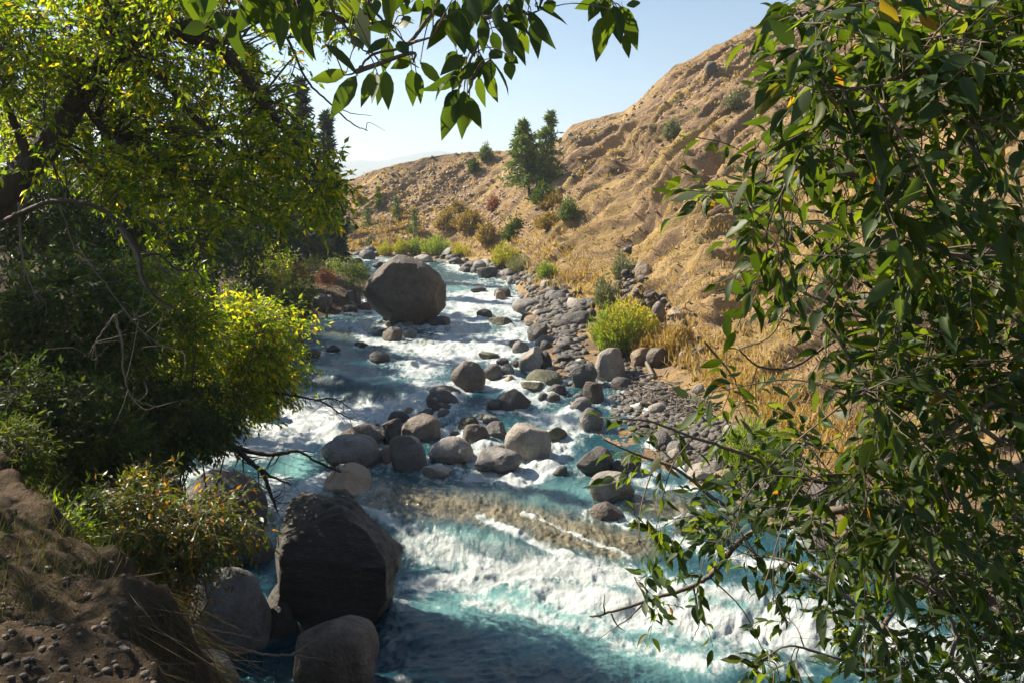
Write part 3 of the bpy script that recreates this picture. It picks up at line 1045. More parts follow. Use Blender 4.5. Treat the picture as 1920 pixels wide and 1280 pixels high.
rr = np.random.default_rng(42)
BANDS = [
    # polyline (px), half spread px along y, count, size px range, where, label, group
    ([(560, 473), (640, 474), (760, 480)], 5, 18, (11, 24), 'any', 'small dark rock lining the far bend of the river', 'small rocks at the far bend'),
    ([(820, 486), (870, 498), (930, 512), (985, 530)], 11, 34, (14, 34), 'any', 'small dark rock on the far right shore below the yellow bushes', 'small rocks on the far right shore'),
    ([(1000, 540), (1060, 560), (1100, 600)], 20, 26, (14, 40), 'any', 'small dark rock in the rubble between long slab and hill', 'rubble rocks behind the egg shaped boulder'),
    ([(1000, 600), (1060, 640), (1110, 700)], 36, 34, (14, 38), 'any', 'small dark stone in the shore rubble around the hollow faced boulder', 'rubble stones on the right shore'),
    ([(1140, 730), (1210, 790), (1300, 850), (1420, 900)], 40, 34, (18, 50), 'any', 'small rock on the right shore half hidden by leaves', 'rocks on the right shore behind leaves'),
    ([(1480, 960), (1620, 1010), (1800, 1070), (1910, 1100)], 60, 34, (30, 76), 'any', 'pale stone of the lower right shore seen between leaves', 'stones of the lower right shore'),
    ([(1165, 520), (1215, 560), (1240, 600)], 22, 8, (9, 18), 'h', 'small stone lodged at the foot of the bare slope', 'stones at the foot of the slope'),
    ([(585, 560), (640, 566), (690, 576)], 12, 12, (9, 18), 'any', 'small stone on the left gravel bar by the huge boulder', 'stones on the left gravel bar'),
    ([(700, 806), (850, 800), (940, 850)], 18, 8, (11, 20), 'w', 'small stone filling the gaps of the midstream cluster', 'small stones in the midstream cluster'),
]
for poly, sp, cnt, (s0, s1), wh, lb, gp in BANDS:
    poly = np.array(poly, float)
    for i in range(cnt):
        t = rr.uniform(0, len(poly) - 1.001)
        a = int(t)
        p = poly[a] * (1 - t + a) + poly[a + 1] * (t - a)
        px, py = p[0] + rr.normal(0, 6), p[1] + rr.uniform(-sp, sp)
        if wh == 'w':
            q = water_at(px, py)
        elif wh == 'h':
            q = hill_at(px, py)
        else:
            j = np.interp(px, tb[:, 0], tb[:, 1])
            if px < 700 and py > 540:
                q = left_at(px, py)
            else:
                q = hill_at(px, py) if py < j else water_at(px, py)
        ds = np.linalg.norm(q - np.array([0, 0, CAMH]))
        w = (s0 + (s1 - s0) * rr.uniform(0, 1) ** 2) / FOC * ds
        small_rock(q, w, lb, gp, rr, dark=('dark' in lb))
        if wh != 'h' and w > 0.2:
            ROCKS_IN_WATER.append((q[0], q[1], w * 0.45))

# gravel too fine to count: between the shore rocks and on the near bank
M_GRAVEL = rock_mat('gravel_stones', [(0.3, (0.032, 0.03, 0.028)), (0.7, (0.18, 0.16, 0.14))], (0.08, 0.068, 0.056), scale=1.6)


def gravel(name, pts, sizes, mat):
    mb = MB()
    v0, f0 = ICO[2]
    pts, sizes = np.asarray(pts, float), np.asarray(sizes, float)
    shapes = []
    for k in range(8):
        v, f = rock_verts(2, 300 + k, 0.7, 6, 0.05)
        shapes.append(fit(v, (1, 0.85, 0.62)))
    for k in range(8):
        s = np.arange(k, len(pts), 8)
        if not len(s):
            continue
        a = rng.uniform(0, 6.28, len(s))
        ca, sa = np.cos(a)[:, None], np.sin(a)[:, None]
        v = shapes[k]
        x = v[None, :, 0] * ca - v[None, :, 1] * sa
        y = v[None, :, 0] * sa + v[None, :, 1] * ca
        z = np.repeat(v[None, :, 2], len(s), 0)
        V = np.stack([x, y, z], -1) * sizes[s][:, None, None] + pts[s][:, None]
        F = (np.arange(len(s)) * len(v))[:, None, None] + f0[None]
        mb.add(V.reshape(-1, 3), F.reshape(-1, 3))
    o = mb.build(name, mat)
    return tag(o, kind='stuff')


gp_, gs_ = [], []
for poly, sp, cnt in (([(1000, 550), (1060, 600), (1080, 710)], 54, 1100), ([(1140, 720), (1300, 830), (1500, 930)], 64, 2600), ([(1500, 980), (1910, 1100)], 70, 500),
                      ([(1160, 500), (1215, 560), (1300, 680)], 40, 260), ([(830, 486), (985, 530)], 10, 160)):
    poly = np.array(poly, float)
    for i in range(cnt):
        t = rr.uniform(0, len(poly) - 1.001)
        a = int(t)
        p = poly[a] * (1 - t + a) + poly[a + 1] * (t - a)
        px, py = p[0] + rr.normal(0, 12), p[1] + rr.uniform(-sp, sp)
        j = np.interp(px, tb[:, 0], tb[:, 1])
        if py > j - 1:
            continue
        q = hill_at(px, py)
        gp_.append(q)
        gs_.append((4 + 19 * rr.uniform() ** 2.0) / FOC * np.linalg.norm(q - np.array([0, 0, CAMH])))
gravel('gravel', gp_, gs_, M_GRAVEL)
# clods and stones lying loose on the bare slope, past counting
gp_, gs_ = [], []
cl_n = fbm(X * 0.16 + 3, Y * 0.16, Z * 0.16, 3)
rows_ok = np.where((vs > 1.9) & (vs < 2.97))[0]
cols_ok = np.where((hpx > 600) & (hpx < 1760))[0]
while len(gp_) < 7500:
    i, j = int(rr.choice(rows_ok)), int(rr.choice(cols_ok))
    if rr.uniform() > 0.15 + 2.2 * max(0.0, float(cl_n[i, j]) - 0.42):
        continue
    q = G[i, j]
    gp_.append(q + rr.normal(size=3) * 0.05)
    gs_.append((2.0 + 7.5 * rr.uniform() ** 3) / FOC * np.linalg.norm(q - np.array([0, 0, CAMH])))
gravel('loose_stones', gp_, gs_, rock_mat('slope_clods', [(0.3, (0.22, 0.16, 0.11)), (0.7, (0.46, 0.335, 0.22))], (0.26, 0.19, 0.14), scale=1.5))
gp_, gs_ = [], []
for i in range(3600):
    x, y = rr.uniform(-2.7, -0.6), rr.uniform(2.9, 4.9)
    if rr.uniform() > 0.15 + 0.85 * smooth((4.5 - y) / 0.6):
        continue
    gp_.append((x, y, hq(x, y) + 0.004))
    gs_.append(0.005 + 0.04 * rr.uniform() ** 5)
gravel('gravel', gp_, gs_, rock_mat('bank_gravel', [(0.3, (0.1, 0.072, 0.048)), (0.7, (0.33, 0.26, 0.19))], (0.2, 0.145, 0.095), scale=9.0))

# ------------------------------------------------------------------ the river
kpx = np.concatenate([np.arange(-900, -20, 12.0), np.arange(-20, 1960, 2.4), np.arange(1960, 2900, 12.0)])
rpy = np.concatenate([np.arange(472, 700, 1.15), np.arange(700, 1320, 1.75), np.arange(1320, 2400, 24)])
rY = np.array([water_at(960, p)[1] for p in rpy])
K = (kpx - 960) / FOC
YY = np.repeat(rY[:, None], len(K), 1)
XX = YY * K[None] * 1.0
XX = XX * (np.sqrt(YY ** 2 + (CAMH - 1) ** 2) / YY) ** 0.0
Z0 = zw(XX, YY)
qx, qy = project(np.stack([XX, YY, Z0], -1))


def stroke(pts, w, asp=0.55, p=1.6):
    """nearness (0..1) to a line drawn on the water"""
    pts = np.asarray(pts, float)
    dm = np.full(qx.shape, 1e9)
    for a, b in zip(pts[:-1], pts[1:]):
        ab = (b - a) * np.array([1, 1 / asp])
        ax, ay = qx - a[0], (qy - a[1]) / asp
        t = np.clip((ax * ab[0] + ay * ab[1]) / (ab @ ab + 1e-9), 0, 1)
        dm = np.minimum(dm, np.hypot(ax - t * ab[0], ay - t * ab[1]))
    return np.exp(-(dm / w) ** p)


FO = np.full(qx.shape, 0.06)
for pts, w, a in [
    ([(560, 480), (700, 486), (800, 492)], 10, .55),
    ([(850, 500), (880, 516), (900, 530)], 30, .5), ([(880, 556), (930, 566)], 60, .72), ([(900, 600), (870, 575)], 60, .75), ([(850, 630), (930, 640), (960, 620)], 50, .75),
    ([(960, 650), (840, 668), (780, 690)], 46, .8), ([(770, 655), (900, 650)], 30, .8), ([(585, 609), (680, 607)], 14, .8), ([(600, 585), (690, 590)], 20, .4),
    ([(670, 615), (690, 640), (740, 648), (820, 655)], 15, .8), ([(560, 650), (700, 700)], 30, .18), ([(700, 700), (800, 720), (860, 740)], 30, .55),
    ([(520, 768), (610, 772), (700, 770), (790, 760)], 40, .9), ([(640, 790), (560, 820), (500, 800)], 52, 1.0), ([(480, 835), (560, 800)], 50, 1.0), ([(600, 740), (560, 730), (510, 745)], 32, .62),
    ([(440, 850), (360, 890), (330, 905)], 30, .7), ([(520, 900), (515, 960), (505, 1010)], 34, .62), ([(600, 892), (565, 925), (540, 948)], 22, 1.0), ([(505, 1010), (515, 1080)], 22, .35),
    ([(640, 780), (600, 800)], 40, .95), ([(840, 812), (860, 830)], 14, .85), ([(905, 715), (960, 722)], 20, .8), ([(960, 735), (1000, 775), (1060, 790)], 26, .6), ([(1000, 790), (1080, 770)], 16, .7),
    ([(1060, 800), (1050, 850), (1000, 890), (955, 905)], 30, .85), ([(880, 895), (920, 890)], 20, .6), ([(1180, 870), (1225, 895)], 20, .6), ([(1200, 905), (1300, 915)], 14, .7),
    ([(760, 905), (900, 912), (1000, 910)], 18, .25), ([(980, 960), (1080, 1000), (1180, 1045)], 7, .6), ([(1085, 945), (1180, 990)], 5, .6), ([(1170, 972), (1240, 985), (1310, 955)], 12, .65),
    ([(650, 950), (710, 962), (760, 990)], 18, .85), ([(900, 968), (1010, 1020), (1090, 1055), (1170, 1065)], 12, .8), ([(800, 1010), (900, 1050), (960, 1070)], 60, .5), ([(760, 1000), (800, 1050)], 40, .5),
    ([(780, 1095), (860, 1085), (930, 1070)], 30, .75), ([(930, 1075), (1040, 1062), (1150, 1080), (1260, 1110)], 40, .95), ([(1040, 1110), (1180, 1140), (1400, 1180), (1500, 1200)], 70, .92),
    ([(1160, 1205), (1300, 1240), (1500, 1255)], 36, .6), ([(900, 1130), (1000, 1150), (1120, 1185)], 44, .6), ([(820, 1085), (900, 1100)], 40, .7), ([(1270, 1020), (1400, 1050), (1600, 1085)], 22, .8), ([(1450, 1150), (1700, 1205), (1900, 1235)], 50, .75),
    ([(1250, 1100), (1500, 1130), (1700, 1170)], 36, .7), ([(760, 1130), (840, 1140)], 20, .35), ([(1600, 1240), (1900, 1290)], 50, .6),
]:
    FO = np.maximum(FO, a * stroke(pts, w)) + 0.12 * a * stroke(pts, w * 1.8)
for pts, w, a in [([(870, 620), (925, 614)], 26, .55), ([(850, 518), (890, 521)], 12, .5), ([(850, 541), (890, 543)], 9, .5), ([(560, 690), (640, 690), (740, 715)], 34, .3), ([(900, 745), (1000, 765)], 14, .4),
                  ([(545, 875), (590, 880)], 22, .75), ([(720, 1240), (850, 1225), (1000, 1270)], 90, .5), ([(700, 1170), (800, 1180), (950, 1230)], 30, .5), ([(1040, 1190), (1130, 1210)], 16, .4),
                  ([(880, 1020), (960, 1050)], 16, .45), ([(650, 905), (900, 935)], 25, .25), ([(450, 1250), (500, 1270)], 60, .5)]:
    FO = FO - a * stroke(pts, w)
for (x, y, r) in ROCKS_IN_WATER:
    if y > 14:
        d = np.hypot(XX - x, (YY - y) * 0.8)
        FO = FO + 0.3 * np.exp(-np.maximum(d - r, 0) / 0.2) * (d < r + 1.2)
        Z0 = Z0 + 0.09 * np.exp(-np.maximum(d - r * 0.9, 0) / 0.2) * (d < r + 1.2) * smooth((YY - y) / (r + 0.1) + 0.5)
FO = np.clip(0.9 * FO - 0.6 * stroke([(500, 1060), (530, 1180), (560, 1290)], 70) - 0.4 * stroke([(720, 1200), (760, 1290)], 60), 0, 1.1)
AER = np.clip(0.3 * FO, 0, 0.3)
for pts, w, a in [([(560, 880), (580, 850)], 42, 1.0), ([(900, 1120), (1100, 1150), (1300, 1180)], 60, .85), ([(1000, 1200), (1300, 1240)], 60, .7), ([(880, 565), (900, 590)], 60, .5), ([(840, 540), (900, 545)], 14, .7),
                  ([(1020, 780), (1080, 790)], 40, .5), ([(1100, 920), (1000, 930)], 50, .45), ([(1150, 1080), (1500, 1160)], 50, .6), ([(800, 1130), (950, 1180), (1150, 1250)], 34, .6), ([(850, 1000), (930, 1010)], 30, .45)]:
    AER = np.maximum(AER, a * stroke(pts, w))
BRN = np.zeros(qx.shape)
for pts, w, a in [([(720, 935), (900, 952), (1000, 975), (1100, 1000), (1180, 1020)], 54, .95), ([(1020, 1000), (1150, 1035)], 34, .9), ([(760, 640), (860, 640)], 16, .6), ([(1200, 950), (1290, 950)], 34, .8),
                  ([(600, 620), (660, 630)], 16, .45), ([(600, 930), (680, 945)], 22, .6), ([(540, 700), (640, 690)], 16, .2)]:
    BRN = np.maximum(BRN, a * stroke(pts, w, p=2.2))

# waves: chop everywhere, heaped and torn where it is white
wx = fbm(XX * 0.5, YY * 0.5, 0.0, 3) - 0.5
fx_, fy_ = XX + 1.2 * wx, YY + 0.8 * wx
chop = fbm(fx_ * 2.3, fy_ * 1.5, 1.0, 4, 0.5) - 0.5
lump = fbm(fx_ * 1.7 + 8, fy_ * 1.5, 4.0, 4, 0.55) - 0.5
fine = fbm(fx_ * 6.0, fy_ * 5.0, 6.0, 3, 0.6, ridged=True) - 0.6
swell = np.sin(fy_ * 2.2 + 1.4 * np.sin(fx_ * 0.7) + 5 * wx) * 0.5
agit = smooth((FO - 0.15) / 0.7)
pool = smooth((qy - 1120) / 80) * smooth((1000 - qx) / 250)
rip = fbm(fx_ * 2.6 + 3, fy_ * 2.1, 11.0, 3, 0.5, ridged=True) - 0.6
ZW = Z0 + 0.11 * pool * rip + 0.11 * chop * (1 - 0.2 * pool) + agit * (0.36 * lump + 0.06 * fine) + (1 - agit) * (0.06 * fine * (0.7 + BRN) + 0.03 * swell * (1 - pool))
mb = MB()
mb.add(np.stack([XX, YY, ZW], -1), grid_faces(*XX.shape, flip=True))

m, nt, out = newmat('river_water')
tc = nd(nt, 'ShaderNodeTexCoord')
mp = nd(nt, 'ShaderNodeMapping')
mp.inputs['Scale'].default_value = (1.0, 0.62, 0.6)
nt.links.new(tc.outputs['Object'], mp.inputs[0])
fo = nd(nt, 'ShaderNodeAttribute', attribute_name='foam').outputs['Fac']
ae = nd(nt, 'ShaderNodeAttribute', attribute_name='aerated').outputs['Fac']
br = nd(nt, 'ShaderNodeAttribute', attribute_name='shelf').outputs['Fac']
n1 = noise(nt, mp.outputs[0], 1.7, 9, 0.62, 1.1)
n2 = noise(nt, mp.outputs[0], 7.0, 8, 0.68, 0.8)
n3 = noise(nt, mp.outputs[0], 26.0, 5, 0.7, 0.3)
mpS = nd(nt, 'ShaderNodeMapping')
mpS.inputs['Scale'].default_value = (2.2, 0.5, 0.6)
mpS.inputs['Rotation'].default_value = (0, 0, 0.5)
nt.links.new(tc.outputs['Object'], mpS.inputs[0])
n4 = noise(nt, mpS.outputs[0], 3.0, 7, 0.65, 0.9)
nm = math_(nt, 'ADD', math_(nt, 'MULTIPLY', n1, 0.42), math_(nt, 'ADD', math_(nt, 'MULTIPLY', n2, 0.32), math_(nt, 'MULTIPLY', n4, 0.26)))
fsum = math_(nt, 'MULTIPLY_ADD', math_(nt, 'SUBTRACT', nm, 0.5), 2.9, fo)
ff = maprange(nt, fsum, 0.3, 0.8)
ffs = math_(nt, 'MULTIPLY', maprange(nt, fsum, 0.2, 0.65), 0.25)
deep = mixc(nt, n2, (0.003, 0.032, 0.052), (0.01, 0.062, 0.086))
deep = mixc(nt, ae, deep, (0.17, 0.36, 0.345))
deep = mixc(nt, br, deep, mixc(nt, maprange(nt, n4, 0.35, 0.65), (0.05, 0.045, 0.022), (0.25, 0.21, 0.125)))  # shelf brown, its golden sparkle painted in as pale streaks
deep = mixc(nt, ffs, deep, (0.36, 0.47, 0.48))
wat = nd(nt, 'ShaderNodeBsdfPrincipled')
nt.links.new(deep, wat.inputs['Base Color'])
wat.inputs['Roughness'].default_value = 0.09
wat.inputs['IOR'].default_value = 1.33
hb = math_(nt, 'ADD', math_(nt, 'MULTIPLY', n2, 1.0), math_(nt, 'MULTIPLY', n3, 0.35))
nt.links.new(bump(nt, hb, 0.5, 0.07), wat.inputs['Normal'])
foam = nd(nt, 'ShaderNodeBsdfPrincipled')
foam.inputs['Base Color'].default_value = (0.5, 0.55, 0.56, 1)
foam.inputs['Roughness'].default_value = 0.75
foam.inputs['Specular IOR Level'].default_value = 0.3
n5 = noise(nt, tc.outputs['Object'], 55.0, 4, 0.7, 0.2)
nt.links.new(bump(nt, math_(nt, 'ADD', math_(nt, 'ADD', n2, n3), math_(nt, 'MULTIPLY', n5, 0.6)), 0.7, 0.06), foam.inputs['Normal'])
mx = nd(nt, 'ShaderNodeMixShader')
nt.links.new(ff, mx.inputs[0])
nt.links.new(wat.outputs[0], mx.inputs[1])
nt.links.new(foam.outputs[0], mx.inputs[2])
nt.links.new(mx.outputs[0], out.inputs[0])
tag(mb.build('river', m, attrs={'foam': FO, 'aerated': AER, 'shelf': BRN}), kind='structure')
# ------------------------------------------------------------------ plant materials
G_ = lambda *c: tuple(c)
M_COT = leaf_mat('cottonwood_leaf', [(0, (0.014, 0.03, 0.006)), (0.5, (0.043, 0.07, 0.008)), (0.9, (0.11, 0.145, 0.013)), (0.97, (0.16, 0.16, 0.02)), (1, (0.35, 0.17, 0.02))], 0.45, 0.48, under=(0.05, 0.085, 0.028), spec=0.28, tcol=2.8)
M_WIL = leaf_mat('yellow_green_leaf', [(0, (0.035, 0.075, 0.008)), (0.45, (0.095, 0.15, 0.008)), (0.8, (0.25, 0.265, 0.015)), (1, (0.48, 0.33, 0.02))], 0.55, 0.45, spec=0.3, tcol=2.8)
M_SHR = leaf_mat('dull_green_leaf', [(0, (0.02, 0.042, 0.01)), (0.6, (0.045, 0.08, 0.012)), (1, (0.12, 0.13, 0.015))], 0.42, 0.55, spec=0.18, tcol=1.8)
M_ORA = leaf_mat('turning_leaf', [(0, (0.04, 0.075, 0.012)), (0.55, (0.1, 0.13, 0.016)), (0.75, (0.28, 0.2, 0.02)), (1, (0.5, 0.2, 0.015))], 0.45, 0.42, tcol=1.5)
M_CON = leaf_mat('conifer_needle', [(0, (0.012, 0.03, 0.014)), (0.6, (0.03, 0.055, 0.022)), (1, (0.07, 0.09, 0.03))], 0.15, 0.5, tcol=1.2)
M_PIN = leaf_mat('pine_needle', [(0, (0.07, 0.12, 0.03)), (0.6, (0.15, 0.21, 0.05)), (1, (0.26, 0.28, 0.07))], 0.3, 0.5, tcol=1.2)
M_GOLD = leaf_mat('dry_grass_blade', [(0, (0.28, 0.18, 0.06)), (0.6, (0.46, 0.32, 0.12)), (1, (0.6, 0.47, 0.22))], 0.35, 0.6, tcol=1.1)
M_YEL = leaf_mat('yellow_willow_leaf', [(0, (0.17, 0.25, 0.03)), (0.5, (0.36, 0.36, 0.03)), (1, (0.6, 0.43, 0.03))], 0.45, 0.5, tcol=1.2)
M_LIM = leaf_mat('lime_willow_leaf', [(0, (0.12, 0.2, 0.03)), (0.6, (0.24, 0.33, 0.05)), (1, (0.42, 0.42, 0.06))], 0.45, 0.5, tcol=1.2)
M_SAG = leaf_mat('sage_leaf', [(0, (0.13, 0.15, 0.09)), (0.6, (0.25, 0.27, 0.16)), (1, (0.38, 0.36, 0.2))], 0.3, 0.6, tcol=1.0)
M_OCH = leaf_mat('ochre_shrub_leaf', [(0, (0.15, 0.12, 0.035)), (0.6, (0.36, 0.25, 0.07)), (1, (0.5, 0.36, 0.1))], 0.35, 0.6, tcol=1.0)
M_RED = leaf_mat('red_shrub_leaf', [(0, (0.2, 0.06, 0.04)), (0.6, (0.38, 0.14, 0.1)), (1, (0.42, 0.26, 0.1))], 0.35, 0.6, tcol=1.0)
M_BARK = bark_mat('furrowed_bark', (0.02, 0.015, 0.012), (0.12, 0.09, 0.07), 13, 1.0, 0.09)
M_TWIG = bark_mat('smooth_twig_bark', (0.085, 0.06, 0.045), (0.21, 0.165, 0.125), 40, 0.3, 0.004)
M_DEAD = bark_mat('grey_dead_wood', (0.1, 0.083, 0.07), (0.28, 0.24, 0.2), 26, 0.6, 0.01)
M_DTWIG = bark_mat('dark_twig_bark', (0.03, 0.023, 0.018), (0.085, 0.065, 0.05), 30, 0.4, 0.006)

VIEW = np.array([0, 0, CAMH])


def limb(mb, pts, r0, r1, sides=7, n=7, wob=0.25, jit=0.0, flare=0.0, raw=False):
    w = np.array(pts, float) if raw else np.array([P(*p) for p in pts])
    c = catmull(w, n)
    if jit:
        L = np.linalg.norm(np.diff(c, axis=0), axis=1).mean()
        j = rng.normal(size=c.shape) * jit * L
        j[0] = 0
        c = c + j
    tube(mb, c, r0, r1, sides, wob, flare=flare)
    t = np.linspace(0, 1, len(c))
    return np.column_stack([c, r0 + (r1 - r0) * t])


def leafy_twig(mbw, mbl, a, b, r, nleaf, L, ratio, tint, tmpl, droop=0.3, start=0.25, tw=0.0016, updir=0.2, spread=0.9, sides=4, jl=0.42):
    """a twig from a to b with alternating leaves"""
    mid = 0.5 * (a + b) + rng.normal(size=3) * 0.08 * np.linalg.norm(b - a) + np.array([0, 0, 0.06 * np.linalg.norm(b - a)])
    c = catmull([a, mid, b], 4)
    tube(mbw, c, r, tw, sides)
    if nleaf <= 0:
        return
    t = np.linspace(start, 1.0, nleaf)
    seg = np.clip(t * (len(c) - 1), 0, len(c) - 1.001)
    i = seg.astype(int)
    f = (seg - i)[:, None]
    pos = c[i] * (1 - f) + c[i + 1] * f
    ax = norm(c[i + 1] - c[i])
    sd = norm(np.cross(ax, np.array([0.1, 0.05, 1.0]))) * np.where(np.arange(nleaf) % 2, 1, -1)[:, None]
    d = ax * rng.uniform(0.35, 0.9, nleaf)[:, None] + sd * rng.uniform(0.4, 1.0, nleaf)[:, None] * spread + rng.normal(size=(nleaf, 3)) * 0.35
    d[:, 2] -= droop * rng.uniform(0.3, 1.7, nleaf)
    d[-1] = ax[-1] + rng.normal(size=3) * 0.2
    nr = rng.normal(size=(nleaf, 3)) * 0.55 + np.array([0, 0, 1.0])
    Ls = L * rng.uniform(1 - jl, 1 + jl, nleaf)
    leaves(mbl, pos + norm(d) * Ls[:, None] * 0.16, d, nr, Ls, Ls * ratio * rng.uniform(0.85, 1.15, nleaf), tint(nleaf), tmpl)


def grow(mbw, mbl, samples, targets, nsub, sublen, nleaf, L, ratio, tint, tmpl=LEAF_SIMPLE, droop=0.3, rt=0.006, sag=0.1, maxr=0.012, sides=4, bias=None):
    """twigs from the nearest limb out to every target, each ending in a spray of leafy sub-twigs"""
    S_ = samples[:, :3]
    for q in targets:
        d = np.linalg.norm(S_ - q, axis=1)
        # attach nearer the trunk than the very nearest point, as twigs lean outwards
        k = int(np.argmin(d + rng.uniform(0, 0.25) * d.min()))
        a = S_[k]
        D = np.linalg.norm(q - a)
        r0 = min(maxr, rt * (0.5 + D), samples[k, 3] * 0.8 + 0.001)
        m1 = a + (q - a) * 0.4 + rng.normal(size=3) * 0.1 * D + np.array([0, 0, sag * D])
        c = catmull([a, m1, q], 5)
        tube(mbw, c, r0, max(0.0016, r0 * 0.35), sides)
        for s in range(nsub):
            t = rng.uniform(0.45, 1.0) if s else 1.0
            i = min(int(t * (len(c) - 1)), len(c) - 2)
            p0 = c[i] if s else c[-2]
            ax = norm(c[i + 1] - c[i])
            dr = norm(ax * 0.7 + rng.normal(size=3) * 0.75 + np.array([0, 0, -droop * 0.5]) + (bias if bias is not None else 0))
            ln = sublen * rng.uniform(0.6, 1.3)
            leafy_twig(mbw, mbl, p0, p0 + dr * ln, max(0.0014, r0 * 0.4), nleaf, L, ratio, tint, tmpl, droop, sides=3)


def inpoly(poly, n, seed, dens=None):
    poly = np.array(poly, float)
    r = np.random.default_rng(seed)
    lo, hi = poly.min(0), poly.max(0)
    out_ = []
    while len(out_) < n:
        q = r.uniform(lo, hi, (2000, 2))
        q = q[sdist(poly, q[:, 0], q[:, 1]) > 0]
        out_ += [p for p in q if dens is None or r.uniform() < dens(*p)]
    return np.array(out_[:n])


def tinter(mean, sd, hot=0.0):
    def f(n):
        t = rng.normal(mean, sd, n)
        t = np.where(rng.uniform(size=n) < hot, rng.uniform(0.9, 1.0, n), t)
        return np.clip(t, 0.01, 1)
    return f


# ------------------------------------------------------------------ the cottonwood on the near right bank
def cottonwood():
    base = np.array([3.15, 4.0, 0.0])
    base[2] = float(hterr(base[0], base[1]).ravel()[0]) - 0.1
    root = thing('cottonwood_tree', 'leafy cottonwood filling the right side with broad pointed dark green leaves', 'tree', base)
    W_, B_, L_ = MB(), MB(), MB()
    tr = limb(W_, [base, base + [0.05, 0.05, 1.5], (3.05, 4.1, 5.4), (3.2, 4.0, 7.2), (3.1, 4.0, 9.0), (3.0, 3.9, 11.0)], 0.13, 0.04, 10, raw=True, flare=0.08)
    A = lambda z: np.array([3.1, 4.05, z])
    limbs = [tr]

    def lb(pts, r0, r1, start=None):
        w = [P(*p) for p in pts]
        if start is not None:
            w = [start] + w
        limbs.append(limb(B_, w, r0, r1, 7, 8, 0.18, 0.05, raw=True))

    lb([(1925, 217, 3.2), (1800, 267, 3.0), (1747, 303, 2.9), (1640, 342, 2.8), (1530, 302, 2.7), (1470, 335, 2.65), (1405, 345, 2.6)], .016, .003, A(7.0))
    lb([(1920, 35, 2.9), (1887, 42, 2.8), (1813, 80, 2.7), (1747, 127, 2.6), (1703, 140, 2.5), (1633, 163, 2.45), (1580, 170, 2.4)], .012, .003, A(7.6))
    lb([(1930, 490, 3.0), (1820, 484, 2.9), (1747, 464, 2.8), (1697, 450, 2.75), (1653, 427, 2.7)], .013, .004, A(6.6))
    lb([(1930, 830, 3.1), (1820, 767, 3.0), (1733, 727, 2.9), (1663, 717, 2.9), (1597, 744, 2.9)], .009, .003, A(6.0))
    lb([(1930, 720, 3.2), (1860, 750, 3.1), (1780, 805, 3.0), (1700, 845, 3.0), (1610, 890, 3.1), (1510, 930, 3.3)], .018, .004, A(6.3))
    lb([(1930, 750, 3.4), (1840, 790, 3.3), (1740, 850, 3.3), (1640, 920, 3.4)], .012, .004, A(6.2))
    lb([(1960, 870, 4.0), (1850, 885, 4.0), (1740, 915, 4.1), (1600, 950, 4.2), (1500, 970, 4.3), (1397, 1006, 4.4), (1340, 1070, 4.5), (1293, 1100, 4.5), (1213, 1126, 4.5), (1133, 1150, 4.5), (1106, 1155, 4.5)], .028, .004, A(5.9))
    lb([(1510, 965, 4.3), (1450, 990, 4.2), (1380, 955, 4.2), (1337, 933, 4.2), (1270, 880, 4.2), (1190, 850, 4.2), (1130, 822, 4.2)], .015, .003)
    lb([(1507, 896, 3.6), (1440, 870, 3.6), (1380, 845, 3.6), (1300, 820, 3.6), (1220, 790, 3.6), (1160, 785, 3.6)], .011, .003, P(1700, 930, 3.9))
    lb([(1850, 1120, 3.6), (1760, 1110, 3.5), (1697, 1075, 3.5), (1690, 1120, 3.5), (1655, 1180, 3.4), (1665, 1230, 3.4), (1660, 1300, 3.4)], .017, .006, A(4.6))
    lb([(1840, 1300, 3.4), (1790, 1180, 3.4), (1750, 1080, 3.4), (1750, 1010, 3.4), (1775, 950, 3.4), (1770, 915, 3.4)], .009, .004, A(4.2))
    lb([(1650, 1180, 3.4), (1600, 1130, 3.4), (1545, 1085, 3.5), (1470, 1050, 3.6), (1420, 1040, 3.7)], .009, .003)
    lb([(1640, 1250, 3.5), (1560, 1230, 3.5), (1480, 1210, 3.5), (1430, 1235, 3.5)], .008, .003, P(1700, 1260, 3.45))
    lb([(1930, 560, 3.6), (1830, 590, 3.6), (1700, 600, 3.7), (1600, 590, 3.8), (1500, 545, 3.9), (1440, 530, 4.0), (1345, 545, 4.0)], .013, .003, A(6.4))
    lb([(1700, 600, 3.7), (1600, 620, 3.7), (1540, 655, 3.7), (1480, 690, 3.7), (1420, 685, 3.7), (1385, 655, 3.7)], .008, .003)
    lb([(1930, 400, 3.6), (1800, 420, 3.7), (1680, 410, 3.7), (1560, 400, 3.8), (1440, 390, 3.8), (1330, 370, 3.8)], .012, .003, A(6.8))
    lb([(1930, 130, 3.6), (1800, 150, 3.5), (1650, 200, 3.5), (1560, 240, 3.4)], .012, .003, A(7.5))
    lb([(1900, -60, 3.0), (1800, -30, 2.8), (1680, 5, 2.6), (1560, 20, 2.5), (1475, 30, 2.45)], .012, .003, A(8.0))
    # bare side twigs and a forked dead tip
    for pts in ([(1213, 1126, 4.5), (1170, 1165, 4.5), (1118, 1200, 4.5)], [(1300, 1098, 4.5), (1308, 1140, 4.5), (1311, 1170, 4.5), (1297, 1200, 4.5)], [(1146, 1150, 4.5), (1156, 1170, 4.5), (1172, 1183, 4.5)],
                [(1133, 1149, 4.5), (1132, 1112, 4.5)], [(1507, 896, 3.6), (1490, 930, 3.6), (1465, 950, 3.6)], [(1320, 640, 3.7), (1370, 700, 3.7), (1400, 760, 3.7)]):
        limb(B_, pts, .005, .0015, 5, 6, 0.1, 0.08)
    smp = np.concatenate(limbs[1:])
